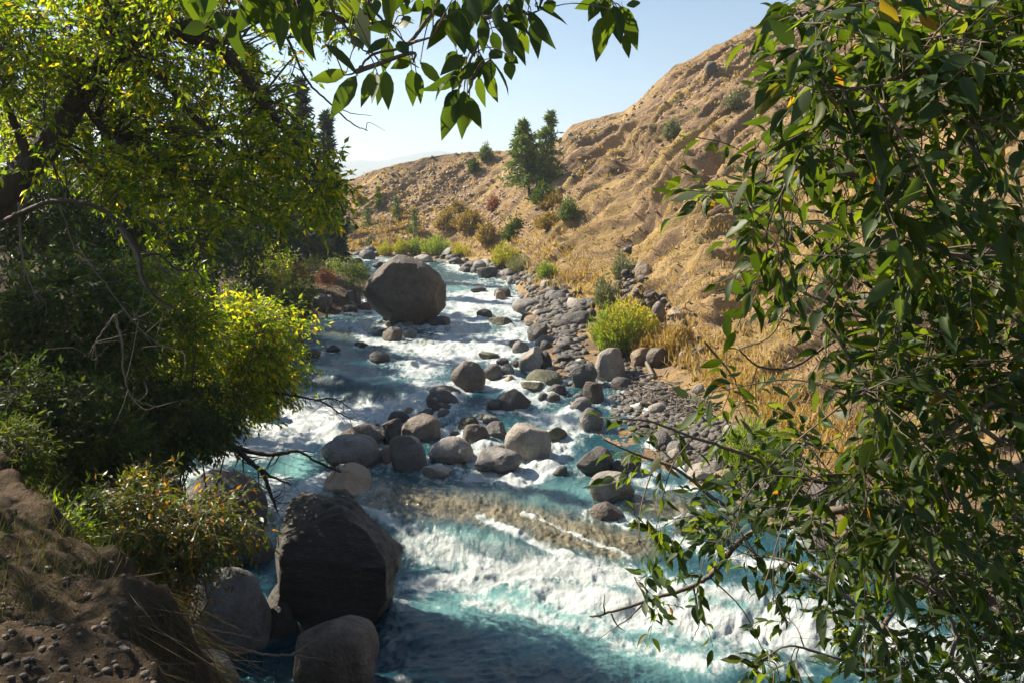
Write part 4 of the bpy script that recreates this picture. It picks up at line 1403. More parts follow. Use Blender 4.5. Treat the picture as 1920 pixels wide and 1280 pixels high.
    poly = [(1455, 40), (1480, 5), (1640, -60), (1960, -60), (1960, 1320), (1440, 1320), (1430, 1240), (1485, 1195), (1320, 1130), (1195, 1165), (1165, 1085), (1180, 1000), (1250, 940), (1200, 870), (1125, 800), (1140, 745), (1240, 755), (1320, 725),
            (1430, 755), (1520, 700), (1460, 655), (1400, 640), (1410, 590), (1440, 560), (1370, 535), (1440, 470), (1320, 420), (1285, 360), (1400, 340), (1430, 290), (1530, 260), (1470, 190), (1455, 120)]

    def dens(x, y):
        d = 0.5 + 0.65 * smooth((x - 1540) / 220)
        if 590 < y < 760 and x < 1600:
            d *= 0.35
        if 760 < y < 930 and x < 1480:
            d *= 0.8
        if y > 940 and x > 1700:
            d *= 0.8
        n_ = float(fbm(np.array(x * 0.011), np.array(y * 0.011), np.array(8.0), 2))
        return d * (0.2 + 0.9 * smooth((n_ - 0.36) / 0.18))
    tg = inpoly(poly, 410, 3, dens)
    r_ = np.random.default_rng(17)
    T = []
    for x, y in tg:
        if y < 450:
            Y = r_.uniform(2.25, 3.6)
        elif y < 760:
            Y = r_.uniform(2.6, 4.1)
        else:
            Y = r_.uniform(3.2, 4.7) if x < 1500 else r_.uniform(2.8, 4.3)
        T.append(P(x, y, Y))
    ti = tinter(0.47, 0.24, 0.004)
    grow(B_, L_, smp, T, 3, 0.2, 7, 0.067, 0.4, ti, LEAF_FINE, droop=0.28, rt=0.004, maxr=0.007, sides=5, sag=0.05)
    # bare twigs among the leaves
    for x, y in inpoly(poly, 70, 9, dens):
        grow(B_, L_, smp, [P(x, y, r_.uniform(2.6, 4.2))], 2, 0.16, 0, 0.07, 0.4, ti, LEAF_FINE, rt=0.003, maxr=0.005, sides=4, sag=0.02)
    # crown above and right of the picture
    T = [np.array([r_.uniform(1.2, 4.6), r_.uniform(2.6, 6.0), r_.uniform(8.2, 12.0)]) for _ in range(34)]
    grow(B_, L_, np.concatenate([tr, smp]), T, 3, 0.28, 6, 0.1, 0.47, ti, LEAF_SIMPLE, droop=0.7, rt=0.004, maxr=0.01, sides=4)
    W_.build('trunk', M_BARK, root, base)
    B_.build('branches', M_TWIG, root, base)
    L_.build('foliage', M_COT, root, base)


cottonwood()


# ------------------------------------------------------------------ the branch hanging into the top of the picture
def overhang():
    base = P(1120, -420, 2.6)
    root = thing('overhanging_branch', 'branch of large drooping green leaves hanging against the sky at the top', 'branch', base)
    B_, L_ = MB(), MB()
    sm = [limb(B_, [(2150, -700, 3.6), (1600, -480, 2.9), (1120, -300, 2.4), (820, -170, 2.2), (560, -110, 2.15), (330, -60, 2.2)], .022, .006, 8, 8, .15)]
    stems = [[(850, -170, 2.2), (825, -10, 2.15), (795, 45, 2.1), (757, 88, 2.08), (700, 102, 2.05), (668, 135, 2.05), (645, 142, 2.05)], [(757, 88, 2.08), (775, 80, 2.05), (812, 70, 2.0)],
             [(930, -200, 2.25), (903, -20, 2.15), (908, 40, 2.1), (893, 90, 2.08), (872, 130, 2.05), (862, 165, 2.0)], [(980, -210, 2.25), (965, -20, 2.15), (985, 25, 2.1), (1010, 20, 2.08)], [(903, 35, 2.1), (945, 30, 2.1), (985, 55, 2.1)],
             [(600, -120, 2.15), (560, -20, 2.1), (535, 30, 2.1)], [(700, -140, 2.2), (690, -10, 2.1), (710, 30, 2.1), (765, 85, 2.08)], [(470, -90, 2.2), (440, -10, 2.1), (420, 25, 2.1)], [(1150, -310, 2.4), (1132, -60, 2.2), (1128, 0, 2.15), (1140, 15, 2.15)],
             [(650, -130, 2.15), (620, 0, 2.1), (655, 60, 2.1), (680, 95, 2.1)], [(668, 135, 2.05), (770, 100, 2.02), (775, 118, 2.02)], [(872, 130, 2.05), (885, 150, 2.02), (878, 175, 2.0)]]
    for s in stems:
        sm.append(limb(B_, s, .0055, .0016, 6, 8, .12, 0.04))
    smp = np.concatenate(sm)
    raw = [(30, 120, 75, 325), (190, 60, 150, 235), (240, 0, 280, 110), (330, 40, 395, 270), (540, 150, 400, 160), (590, 90, 600, 160), (310, 200, 355, 280), (150, 250, 330, 400), (270, 405, 75, 455), (325, 425, 185, 655), (420, 400, 355, 590),
           (440, 405, 415, 575), (480, 400, 445, 580), (490, 400, 505, 605), (510, 230, 480, 395), (500, 215, 385, 300), (555, 240, 615, 305), (640, 330, 525, 385), (620, 340, 670, 385), (635, 390, 642, 580), (660, 405, 692, 575), (685, 350, 805, 475),
           (860, 80, 735, 260), (900, 60, 925, 300), (1045, 100, 1035, 285), (1090, 80, 1200, 230), (1220, 0, 1205, 150), (1250, 60, 1270, 200), (1290, 60, 1425, 265), (1330, 35, 1505, 120), (1240, 170, 1290, 295), (1310, 130, 1350, 305),
           (1200, 200, 1270, 345), (1180, 340, 1195, 445), (1090, 350, 1195, 510), (1060, 400, 1110, 565), (1010, 430, 1040, 590), (1020, 310, 1015, 440), (920, 310, 800, 415), (940, 320, 850, 400), (930, 380, 720, 530), (900, 400, 870, 500),
           (830, 470, 760, 555), (905, 500, 815, 610), (890, 540, 810, 770), (930, 510, 920, 750), (950, 540, 1020, 715), (960, 600, 950, 700), (985, 360, 900, 450), (880, 0, 870, 170), (940, 0, 960, 170), (1000, 10, 1090, 90), (1130, 20, 1110, 150),
           (1170, 20, 1190, 100), (760, 20, 830, 100), (700, 10, 640, 60), (610, 30, 590, 80), (430, 0, 440, 80), (380, 20, 420, 120), (120, 0, 100, 100), (60, 0, 20, 130), (0, 60, 60, 200), (1160, 300, 1230, 360), (1080, 280, 1140, 330), (1400, 0, 1425, 70),
           (960, 190, 985, 320), (1090, 180, 1130, 300), (1160, 180, 1200, 330), (840, 110, 880, 260), (980, 60, 930, 200), (1060, 20, 1000, 130), (890, 290, 830, 380), (1010, 340, 960, 470), (1080, 330, 1060, 480), (1140, 120, 1230, 260), (1260, 130, 1330, 250), (1180, 60, 1260, 180),
           (1700, 0, 1560, 45), (1690, 10, 1635, 105), (1720, 90, 1675, 330), (1745, 50, 1725, 260), (1770, 30, 1810, 235), (1790, 40, 1895, 155), (1830, 60, 1900, 265), (1835, 190, 1855, 320), (1880, 0, 1885, 45), (1720, 0, 1745, 150)]
    lf = [(560 + a / 3, b / 3, 560 + c / 3, d / 3) for a, b, c, d in raw]
    lf += [(a / 3, b / 3, c / 3, d / 3) for a, b, c, d in [(1080, 100, 1220, 80), (1290, 120, 1370, 340), (1150, 140, 1040, 180), (1240, 70, 1240, 150), (1320, 0, 1350, 40), (1400, 80, 1430, 140), (1470, 60, 1550, 230), (1590, 60, 1575, 270), (1650, 30, 1750, 320), (1300, 90, 1290, 210),
                                                          (1200, 30, 1080, 95), (1230, 10, 1100, 60), (1400, 0, 1450, 120), (1500, -20, 1540, 120), (1560, 0, 1620, 130), (1700, -10, 1760, 120), (1340, 30, 1400, 150)]]
    # twigs above the frame carry more of the same leaves
    r_ = np.random.default_rng(5)
    for _ in range(130):
        a, b = r_.uniform(330, 1240), r_.uniform(-260, -30)
        lf.append((a, b, a + r_.normal(0, 28), b + r_.uniform(40, 100)))
    pos, di, no, Ls, ws = [], [], [], [], []
    for (bx, by, tx, ty) in lf:
        Y = r_.uniform(1.95, 2.25)
        a, b = P(bx, by, Y), P(tx, ty, Y + r_.uniform(-.035, .035))
        L = np.linalg.norm(b - a)
        facing = r_.uniform() > 0.18
        n = norm(VIEW - a) * (1.0 if facing else 0.25) + r_.normal(size=3) * 0.28
        pos.append(a); di.append(b - a); no.append(n * (1 if r_.uniform() > 0.4 else -1)); Ls.append(L * 1.1); ws.append(min(0.046, max(0.028, L * 0.4)) * r_.uniform(0.85, 1.1))
        k = int(np.argmin(np.linalg.norm(smp[:, :3] - a, axis=1)))
        s = smp[k, :3]
        m_ = 0.5 * (s + a) + np.array([0, 0, 0.012])
        tube(B_, catmull([s, m_, a, a + (b - a) * 0.05], 4), .0014, .0009, 4)
    leaves(L_, pos, di, no, Ls, ws, np.clip(rng.normal(0.42, 0.16, len(pos)), 0.02, 0.88), LEAF_FINE, curl=rng.uniform(-0.6, 1.0, len(pos)))
    B_.build('branches', M_TWIG, root, base)
    L_.build('foliage', M_COT, root, base)


overhang()


# ------------------------------------------------------------------ the old leaning tree on the left
def leaning_tree():
    base = np.array([-6.3, 9.0, 0.0])
    base[2] = float(hterr(base[0], base[1]).ravel()[0]) - 0.15
    root = thing('leaning_tree', 'old leaning tree on the left with furrowed trunk and sunlit small leaves', 'tree', base)
    W_, B_, L_ = MB(), MB(), MB()
    s1 = limb(W_, [base, base + [0.3, 0.0, 0.6], P(-90, 480, 9.1), P(5, 370, 9.2), P(95, 265, 9.4), P(150, 180, 9.5), P(195, 122, 9.5), P(245, 84, 9.5), P(310, 60, 9.4), P(380, 44, 9.3), P(470, 28, 9.2), P(560, 6, 9.1), P(640, -30, 9.0)], 0.15, 0.05, 14, 8, 0.22, 0.03, flare=0.18, raw=True)
    lim = [s1]

    def lb(pts, r0, r1, j=0.06, mb_=B_):
        lim.append(limb(mb_, pts, r0, r1, 8, 8, 0.22, j))
    lb([(330, 56, 9.4), (375, 75, 9.4), (412, 92, 9.4), (440, 120, 9.4), (468, 160, 9.4), (500, 200, 9.4), (540, 250, 9.3), (580, 300, 9.2), (612, 350, 9.2)], .075, .012, mb_=W_)
    lb([(240, 95, 9.4), (270, 120, 9.3), (300, 142, 9.2), (325, 170, 9.2), (350, 205, 9.1), (375, 230, 9.1), (405, 258, 9.0), (440, 285, 9.0), (480, 300, 9.0)], .055, .012, mb_=W_)
    lb([(212, 110, 9.5), (208, 60, 9.5), (212, 20, 9.5), (205, -60, 9.5), (220, -150, 9.5)], .045, .015)
    lb([(560, 6, 9.1), (620, 30, 9.0), (680, 45, 8.9), (720, 40, 8.8)], .035, .008)
    lb([(520, 40, 9.2), (545, 85, 9.2), (575, 150, 9.2), (625, 200, 9.2), (660, 232, 9.2), (690, 246, 9.2)], .014, .004)
    lb([(625, 200, 9.2), (660, 213, 9.2), (696, 217, 9.2)], .006, .002)
    lb([(686, 244, 9.2), (692, 230, 9.2), (722, 246, 9.2)], .004, .0015)
    lb([(640, 210, 9.2), (640, 186, 9.2)], .003, .0015)
    lb([(0, 420, 9.0), (40, 400, 8.8), (95, 378, 8.6), (160, 382, 8.4), (205, 402, 8.3), (240, 440, 8.2), (262, 480, 8.2), (268, 520, 8.2), (290, 555, 8.3), (330, 580, 8.4)], .026, .007)
    lb([(268, 480, 8.2), (300, 478, 8.2), (330, 505, 8.2), (368, 508, 8.2), (385, 540, 8.2)], .012, .003)
    lb([(60, 320, 9.3), (40, 260, 9.2), (10, 200, 9.0), (-40, 120, 9.0)], .06, .02)
    lb([(300, 300, 9.4), (330, 322, 9.3), (380, 350, 9.2), (430, 380, 9.1), (470, 400, 9.0)], .025, .006)
    lb([(150, 180, 9.5), (200, 250, 9.6), (300, 300, 9.4)], .03, .024)
    lb([(330, 350, 9.2), (310, 370, 9.2), (240, 350, 9.3), (170, 320, 9.4), (110, 260, 9.5)], .01, .02)
    # limbs of the unseen crown added overhead for its shade
    for pts in ([(205, -60, 9.5), (150, -300, 10), (60, -600, 10.5), (-60, -800, 11)], [(205, -60, 9.5), (330, -300, 9.5), (430, -560, 9.3), (560, -800, 9.0)], [(640, -30, 9.0), (760, -200, 8.4), (860, -420, 7.8), (900, -640, 7.4)],
                [(330, -300, 9.5), (520, -380, 8.5), (640, -560, 7.8)], [(-40, 120, 9.0), (-200, -100, 9.0), (-300, -400, 9.2)], [(380, 44, 9.3), (420, -80, 8.6), (520, -260, 7.6), (640, -500, 6.8)]):
        lb(pts, .05, .012)
    for a in ((-5.1, 5.8, 8.4), (-5.9, 5.4, 8.9), (-4.4, 5.5, 9.1)):  # limbs carrying the unseen leaf clump that shades the near bank
        lim.append(limb(B_, [base + [0.2, -0.1, 1.2], base + [0.3, -1.2, 2.2], (np.array(a) + base + [0.3, -1.2, 2.2]) / 2 + [0, 0, 0.3], np.array(a)], .05, .012, 7, 9, 0.2, 0.06, raw=True))
    smp = np.concatenate(lim)
    r_ = np.random.default_rng(31)
    poly = [(-40, -60), (350, -60), (660, -50), (720, 10), (690, 60), (640, 90), (560, 60), (520, 100), (525, 170), (545, 230), (600, 290), (640, 330), (655, 400), (610, 440), (520, 420), (420, 440), (330, 470), (230, 450), (200, 380), (120, 330), (-40, 330)]

    def dens(x, y):
        d = 1.0
        if x < 200 and y > 160:
            d *= 0.45
        if 330 < x < 560 and y < 120:
            d *= 0.6
        n_ = float(fbm(np.array(x * 0.016), np.array(y * 0.016), np.array(3.0), 3))
        return d * (0.25 + 0.9 * smooth((n_ - 0.36) / 0.2))
    tg = np.concatenate([inpoly(poly, 700, 4, dens), inpoly([(-40, -60), (380, -60), (330, 40), (150, 150), (-40, 260)], 130, 6)])
    ti = tinter(0.48, 0.22, 0.03)
    arch = np.array([(5, 370), (95, 265), (150, 180), (195, 122), (245, 84), (310, 60), (380, 44), (470, 28), (440, 120), (500, 200), (330, 170), (405, 258)], float)
    T = []
    for x, y in tg:
        near_arch = np.min(np.hypot(arch[:, 0] - x, arch[:, 1] - y)) < 52
        T.append(P(x, y, r_.uniform(9.9, 11.6) if near_arch and r_.uniform() < 0.72 else r_.uniform(8.2, 11.4)))
    grow(B_, L_, smp, T, 4, 0.27, 9, 0.072, 0.42, ti, LEAF_SIMPLE, droop=0.35, rt=0.006, maxr=0.014, sides=3)
    # unseen crown added above the frame to shade the near right tree
    T = []
    while len(T) < 120:
        q = np.array([r_.uniform(-5.5, 1.5), r_.uniform(4.0, 9.0), r_.uniform(9.2, 13.5)])
        if ((q[0] + 2.0) / 3.2) ** 2 + ((q[1] - 6.4) / 2.2) ** 2 + ((q[2] - 11) / 2.2) ** 2 < 1 and project(q)[1] < -10:
            T.append(q)
    T += [np.array([-5.1, 5.8, 8.4]) + r_.normal(size=3) * np.array([0.9, 0.7, 0.75]) for _ in range(90)]  # unseen leaf clump added to shade the near earth bank
    grow(B_, L_, smp, T, 4, 0.4, 9, 0.085, 0.45, ti, LEAF_SIMPLE, droop=0.35, rt=0.006, maxr=0.014, sides=3)
    # a knot of dead twigs on the trunk
    k0 = P(165, 175, 9.2)
    for _ in range(46):
        d = norm(rng.normal(size=3) * np.array([1, 0.5, 0.6]) + np.array([0, -0.3, 0]))
        L = rng.uniform(0.15, 0.5)
        limb(B_, [k0 + rng.normal(size=3) * 0.06, k0 + d * L * 0.5 + rng.normal(size=3) * 0.04, k0 + d * L + rng.normal(size=3) * 0.08], .004, .0015, 4, 4, 0, raw=True)
    W_.build('trunk', M_BARK, root, base)
    B_.build('branches', M_DTWIG, root, base)
    L_.build('foliage', M_WIL, root, base)


leaning_tree()


# ------------------------------------------------------------------ shrubs
def ground_under(x, y):
    return max(hq(x, y), float(zw(x, y)))


def shrub(name, label, cat, cx, cy, rx, ry, Y, nt_, mat, L=0.06, ratio=0.4, nsub=4, nleaf=8, sub=0.25, ti=None, group=None, wood=None, ysc=0.9, base=None, droop=0.2, shell=0.5, seed=None, tmpl=LEAF_SIMPLE, nst=7, rt=.006, gap=0.42):
    c = P(cx, cy, Y)
    sc = Y / FOC
    rad = np.array([rx * sc, rx * sc * ysc, ry * sc])
    if base is None:
        base = np.array([c[0], c[1] + rad[1] * 0.3, 0])
        base[2] = ground_under(base[0], base[1]) - 0.05
    root = thing(name, label, cat, base, group)
    B_, L_ = MB(), MB()
    r_ = np.random.default_rng(seed if seed is not None else int(cx * 3 + cy))
    lim = []
    for k in range(nst):
        e = c + rad * r_.normal(size=3) * 0.45
        m_ = base + (e - base) * 0.5 + r_.normal(size=3) * rad * 0.2
        lim.append(limb(B_, [base + r_.normal(size=3) * np.array([.12, .12, 0]), m_, e], 0.012 + 0.01 * rad[2], 0.006, 5, 7, 0.1, 0.08, raw=True))
    smp = np.concatenate(lim)
    T = []
    while len(T) < nt_:
        u = r_.uniform(-1, 1, 3)
        d = np.linalg.norm(u)
        if shell < d < 1:
            if fbm(np.array(u[0] * 2.2 + cx), np.array(u[1] * 2.2), np.array(u[2] * 2.2), 2) > gap:
                q = c + u * rad
                if q[2] > ground_under(q[0], q[1]) + 0.05:
                    T.append(q)
    grow(B_, L_, smp, T, nsub, sub, nleaf, L, ratio, ti or tinter(0.45, 0.2, 0.03), tmpl, droop=droop, rt=rt, maxr=0.012, sides=3)
    B_.build('branches', wood or M_DTWIG, root, base)
    L_.build('foliage', mat, root, base)
    return root


shrub('willow_shrub', 'bright sunlit rounded willow leaning over the left bank above the chute', 'shrub', 455, 660, 150, 128, 17.0, 420, M_WIL, 0.1, 0.42, 4, 8, 0.42, tinter(0.52, 0.24, 0.06), base=np.array([-5.9, 17.2, 2.6]), seed=1, shell=0.3, droop=0.45, gap=0.47, rt=.008)
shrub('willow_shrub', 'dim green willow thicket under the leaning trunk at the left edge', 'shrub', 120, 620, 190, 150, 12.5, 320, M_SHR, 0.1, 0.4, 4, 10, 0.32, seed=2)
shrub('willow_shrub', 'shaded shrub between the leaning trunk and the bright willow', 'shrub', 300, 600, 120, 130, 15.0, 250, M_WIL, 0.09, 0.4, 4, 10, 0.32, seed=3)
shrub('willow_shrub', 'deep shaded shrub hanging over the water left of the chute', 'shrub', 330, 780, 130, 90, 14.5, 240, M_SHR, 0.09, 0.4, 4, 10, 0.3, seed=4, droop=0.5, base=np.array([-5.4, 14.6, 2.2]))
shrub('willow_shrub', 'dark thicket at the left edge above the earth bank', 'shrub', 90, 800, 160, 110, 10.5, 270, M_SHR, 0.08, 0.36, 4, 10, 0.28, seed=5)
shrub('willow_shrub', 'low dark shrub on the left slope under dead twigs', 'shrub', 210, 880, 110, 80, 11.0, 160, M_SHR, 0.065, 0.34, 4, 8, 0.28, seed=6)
shrub('turning_shrub', 'shrub with orange and yellow turning leaves hanging over the grey boulder', 'shrub', 330, 985, 170, 85, 8.4, 330, M_ORA, 0.066, 0.36, 4, 7, 0.3, tinter(0.42, 0.26, 0.04), base=np.array([-3.0, 8.3, 3.4]), seed=7, shell=0.1, droop=0.5, gap=0.5, wood=M_TWIG)
shrub('turning_shrub', 'thin hanging spray of orange leaves beside the grey boulder', 'shrub', 335, 1105, 55, 75, 8.2, 46, M_ORA, 0.05, 0.36, 3, 6, 0.2, tinter(0.58, 0.25, 0.08), base=np.array([-2.9, 8.1, 3.2]), seed=8, shell=0.1, wood=M_TWIG)
shrub('broad_shrub', 'tall narrow leaved green shrub at the left edge on the earth bank', 'shrub', 30, 850, 45, 60, 6.9, 40, M_SHR, 0.06, 0.25, 4, 8, 0.2, tinter(0.75, 0.2, 0.05), seed=9)
shrub('weedy_shrub', 'yellow green weedy shrub on the earth bank above the gravel', 'shrub', 66, 1040, 84, 66, 6.0, 120, M_WIL, 0.05, 0.22, 4, 9, 0.2, tinter(0.35, 0.25), seed=31, shell=0.0, nst=9, droop=0.05)
shrub('weedy_shrub', 'small dark weedy shrub at the rim of the earth bank', 'shrub', 150, 985, 60, 50, 6.7, 70, M_SHR, 0.05, 0.24, 4, 9, 0.2, tinter(0.55, 0.25), seed=32, shell=0.0, nst=7, droop=0.1)
# olive shrubs farther along the left bank
for i, (a, b, rx, ry, Y, m_, lb) in enumerate([
        (430, 478, 60, 40, 36, M_SHR, 'olive shrub on the far left bank beneath the leaning tree leaves'), (500, 500, 52, 46, 34, M_WIL, 'olive green willow left of the round brown boulder'), (545, 520, 38, 36, 36, M_OCH, 'rusty brown shrub above the left gravel bar'),
        (560, 556, 34, 30, 33, M_SHR, 'dark green shrub at the upstream end of the bright willow'), (590, 505, 30, 22, 46, M_SHR, 'low green bush behind the round brown boulder'), (640, 500, 42, 18, 52, M_LIM, 'low pale green willow on the bar before the far water'),
        (668, 515, 26, 18, 46, M_LIM, 'lime green willow clump left of the huge boulder'), (330, 500, 70, 60, 34, M_SHR, 'dark shrub on the left slope behind dead twigs'), (470, 545, 40, 30, 30, M_SHR, 'dusky shrub just behind the bright willow crown'),
        (560, 440, 60, 40, 48, M_SHR, 'dark leafy thicket hanging over the far left water'), (612, 520, 14, 10, 44, M_RED, 'tiny red shrub beside the round brown boulder')]):
    sc = Y / FOC
    shrub('bank_shrub', lb, 'shrub', a, b, rx, ry, Y, int(50 + rx * 1.4), m_, max(0.09, 3.4 * sc), 0.42, 3, 7, max(0.3, 11 * sc), tinter(0.5, 0.22, 0.02), seed=100 + i, nst=5, group=None)


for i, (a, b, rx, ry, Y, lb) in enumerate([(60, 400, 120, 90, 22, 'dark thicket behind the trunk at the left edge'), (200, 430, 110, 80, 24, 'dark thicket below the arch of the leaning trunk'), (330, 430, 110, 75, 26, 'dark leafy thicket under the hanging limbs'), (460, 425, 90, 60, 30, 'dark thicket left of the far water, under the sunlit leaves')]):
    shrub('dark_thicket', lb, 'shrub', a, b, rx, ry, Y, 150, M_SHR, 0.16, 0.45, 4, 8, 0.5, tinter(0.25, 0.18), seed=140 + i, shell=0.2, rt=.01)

shrub('unseen_shade_tree', 'unseen broadleaf tree added on the left bank to shade the thickets', 'tree', -470, 20, 360, 400, 17.0, 420, M_SHR, 0.17, 0.45, 4, 8, 0.55, tinter(0.3, 0.18), seed=190, shell=0.1, rt=.01, nst=9)  # out of view, added to keep the sun off the left thickets
# ------------------------------------------------------------------ bare dead branches
def dead_branch(label, mains, r0, twigs=14, tl=0.35, mat=M_DEAD, name='dead_branch', seed=0, basept=None):
    r_ = np.random.default_rng(seed)
    base = P(*mains[0][0]) if basept is None else basept
    root = thing(name, label, 'branch', base)
    B_ = MB()
    for k, m_ in enumerate(mains):
        s = limb(B_, m_, r0 * (1 if k == 0 else 0.55), r0 * 0.16, 8, 8, 0.25, 0.09)
        for _ in range(twigs):
            i = r_.integers(len(s) // 3, len(s))
            p = s[i, :3]
            d = norm(r_.normal(size=3) * np.array([1, .6, .8]) + np.array([0.4, 0, -0.15]))
            L = tl * r_.uniform(0.4, 1.2)
            limb(B_, [p, p + d * L * 0.5 + r_.normal(size=3) * 0.1 * L, p + d * L + r_.normal(size=3) * 0.25 * L], s[i, 3] * 0.4 + .001, .0015, 4, 4, 0, raw=True)
    B_.build('branches', mat, root, base)


dead_branch('dark bare branch reaching down over the chute from the left bank', [[(330, 760, 15.5), (400, 810, 15.3), (440, 838, 15.1), (470, 865, 15.0), (500, 888, 14.9), (545, 908, 14.8)], [(440, 838, 15.1), (490, 850, 15), (525, 850, 14.9), (560, 846, 14.9), (600, 868, 14.8), (640, 885, 14.8)],
                                                                         [(490, 880, 15), (508, 925, 14.9), (520, 960, 14.9)]], 0.075, 16, 0.5, M_DTWIG, seed=1)
dead_branch('thin bare branch stretching right over the white water', [[(440, 742, 16.5), (500, 735, 16.4), (545, 740, 16.3), (600, 752, 16.2), (640, 775, 16.2), (672, 790, 16.2)], [(590, 750, 16.2), (630, 748, 16.2), (668, 775, 16.2)]], 0.03, 18, 0.35, M_DTWIG, seed=2)
dead_branch('pale dead branch lying across the grey and brown boulders', [[(330, 1150, 8.6), (380, 1180, 9.0), (440, 1212, 9.4), (500, 1226, 9.8), (560, 1228, 10.0), (620, 1238, 10.2)], [(380, 1178, 9.0), (440, 1188, 9.3), (497, 1205, 9.6)], [(545, 1228, 10.0), (590, 1200, 10.2), (612, 1190, 10.3)]], 0.028, 8, 0.3, M_DEAD, seed=3)
dead_branch('grey dead twigs hanging in front of the shaded shrubs', [[(215, 590, 10), (228, 640, 10), (232, 700, 10), (250, 745, 10), (300, 765, 10)], [(215, 590, 10), (180, 640, 10), (165, 670, 10)], [(150, 470, 10), (240, 590, 10), (290, 640, 10), (350, 665, 10)]], 0.014, 7, 0.4, M_DEAD, seed=4)
dead_branch('long bare drooping branch in front of the trunk at the left edge', [[(35, 380, 9), (40, 470, 8.9), (55, 530, 8.8), (75, 570, 8.8)], [(110, 380, 9), (140, 470, 9), (155, 500, 9)]], 0.014, 10, 0.35, M_DEAD, seed=5)
dead_branch('grey forked dead branch below the sunlit leaves', [[(225, 427, 8.6), (255, 475, 8.6), (268, 530, 8.6), (310, 570, 8.6), (350, 590, 8.6)], [(258, 480, 8.6), (285, 478, 8.6), (315, 510, 8.6), (370, 505, 8.6)]], 0.022, 8, 0.35, M_DEAD, seed=6)
dead_branch('hanging dead roots and stems under the turning shrub', [[(215, 1000, 8), (230, 1060, 8), (245, 1150, 8.2), (260, 1240, 8.4)], [(250, 1010, 8), (270, 1080, 8), (285, 1180, 8.2)], [(190, 1010, 7.8), (215, 1100, 7.8), (240, 1220, 7.9)]], 0.012, 26, 0.5, M_DEAD, 'dead_roots', seed=7)
dead_branch('pale driftwood pole between rocks at the lower right', [[(1755, 990, 14.5), (1800, 1012, 14.4), (1850, 1035, 14.3)]], 0.09, 0, 0.1, M_DEAD, 'driftwood_log', seed=8)

# driftwood by the tallest pale boulder
for i, (a, b, c_, d_, r_, lb) in enumerate([(1188, 648, 1206, 690, .13, 'short pale driftwood stump by the tallest pale boulder'), (1206, 678, 1222, 712, .08, 'broken driftwood piece below the pale stump'), (1150, 725, 1235, 738, .06, 'thin driftwood stick lying on the debris'),
                                            (1165, 748, 1270, 730, .05, 'bleached stick crossing the debris heap'), (1090, 542, 1062, 560, .07, 'driftwood sticks behind the long grey slab'), (1280, 790, 1340, 770, .06, 'bleached stick behind the leafy twigs')]):
    qa, qb = hill_at(a, b), hill_at(c_, d_)
    W_ = MB()
    up = np.array([0, 0, r_ * 0.8])
    if np.linalg.norm(qb - qa) > 4:
        qb = qa + norm(qb - qa) * 2.0
    tube(W_, catmull([qa + up, (qa + qb) / 2 + up * 1.2, qb + up], 5), r_, r_ * 0.6, 9, 0.3)
    tag(W_.build('driftwood_log', M_DEAD, None, qa), lb, 'driftwood').location = [float(k) for k in qa]


# drift debris heaped on the right shore: too tangled to count
D_ = MB()
rd = np.random.default_rng(91)
for _ in range(420):
    t = rd.uniform()
    px, py = 1135 + 190 * t + rd.normal(0, 12), 722 + 50 * t + rd.normal(0, 13)
    q = hill_at(px, py) + np.array([0, 0, rd.uniform(0.01, 0.14)])
    a = rd.uniform(0, 6.28)
    L = rd.uniform(0.15, 0.75)
    d = np.array([math.cos(a), math.sin(a), rd.normal() * 0.15]) * L
    tube(D_, catmull([q - d / 2, q + rd.normal(size=3) * 0.04, q + d / 2], 3), rd.uniform(.008, .03), .006, 5)
tag(D_.build('driftwood_debris', M_DEAD), kind='stuff')

# ------------------------------------------------------------------ conifers
def conifer(base, H, Rr, mat, nb=70, seed=0, label='', name='conifer_tree', group=None, needle=0.16, bare=0.12, lean=0.0, gaps=0.15, droop=-0.15, nper=26, taper=0.85, cat='tree'):
    r_ = np.random.default_rng(seed)
    root = thing(name, label, cat, base, group)
    W_, L_ = MB(), MB()
    top = base + np.array([lean, 0, H])
    tube(W_, catmull([base - [0, 0, 0.4], base + (top - base) * 0.5 + r_.normal(size=3) * 0.01 * H, top], 8), 0.018 * H + 0.02, 0.01, 8, 0.15)
    P0, D0, N0, T0 = [], [], [], []
    for k in range(nb):
        t = bare + (1 - bare) * (k + r_.uniform()) / nb
        if r_.uniform() < gaps:
            continue
        o = base + (top - base) * t
        az = k * 2.4 + r_.normal() * 0.5
        ln = Rr * ((1 - t) ** taper * 0.95 + 0.06) * r_.uniform(0.55, 1.15)
        d = np.array([math.cos(az), math.sin(az), droop + 0.55 * t + r_.normal() * 0.1])
        e = o + norm(d) * ln
        m_ = (o + e) / 2 + np.array([0, 0, 0.08 * ln])
        c = catmull([o, m_, e], 4)
        tube(W_, c, 0.006 * H * (1 - t) + 0.006, 0.004, 3)
        n = max(6, int(nper * (0.35 + ln / Rr)))
        u = r_.uniform(0.2, 1.0, n)
        s = u * (len(c) - 1.001)
        i = s.astype(int)
        p = c[i] + (c[i + 1] - c[i]) * (s - i)[:, None] + r_.normal(size=(n, 3)) * np.array([.1, .1, .045]) * ln
        P0.append(p)
        D0.append(norm(d)[None] * 0.6 + r_.normal(size=(n, 3)) * 0.7)
        N0.append(r_.normal(size=(n, 3)) + np.array([0, 0, 0.6]))
        T0.append(np.clip(r_.normal(0.45, 0.25, n), 0, 1))
    P0, D0, N0, T0 = map(np.concatenate, (P0, D0, N0, T0))
    leaves(L_, P0, D0, N0, needle * rng.uniform(0.7, 1.4, len(P0)), needle * 0.3, T0)
    W_.build('trunk', M_BARK, root, base)
    L_.build('foliage', mat, root, base)
    return root


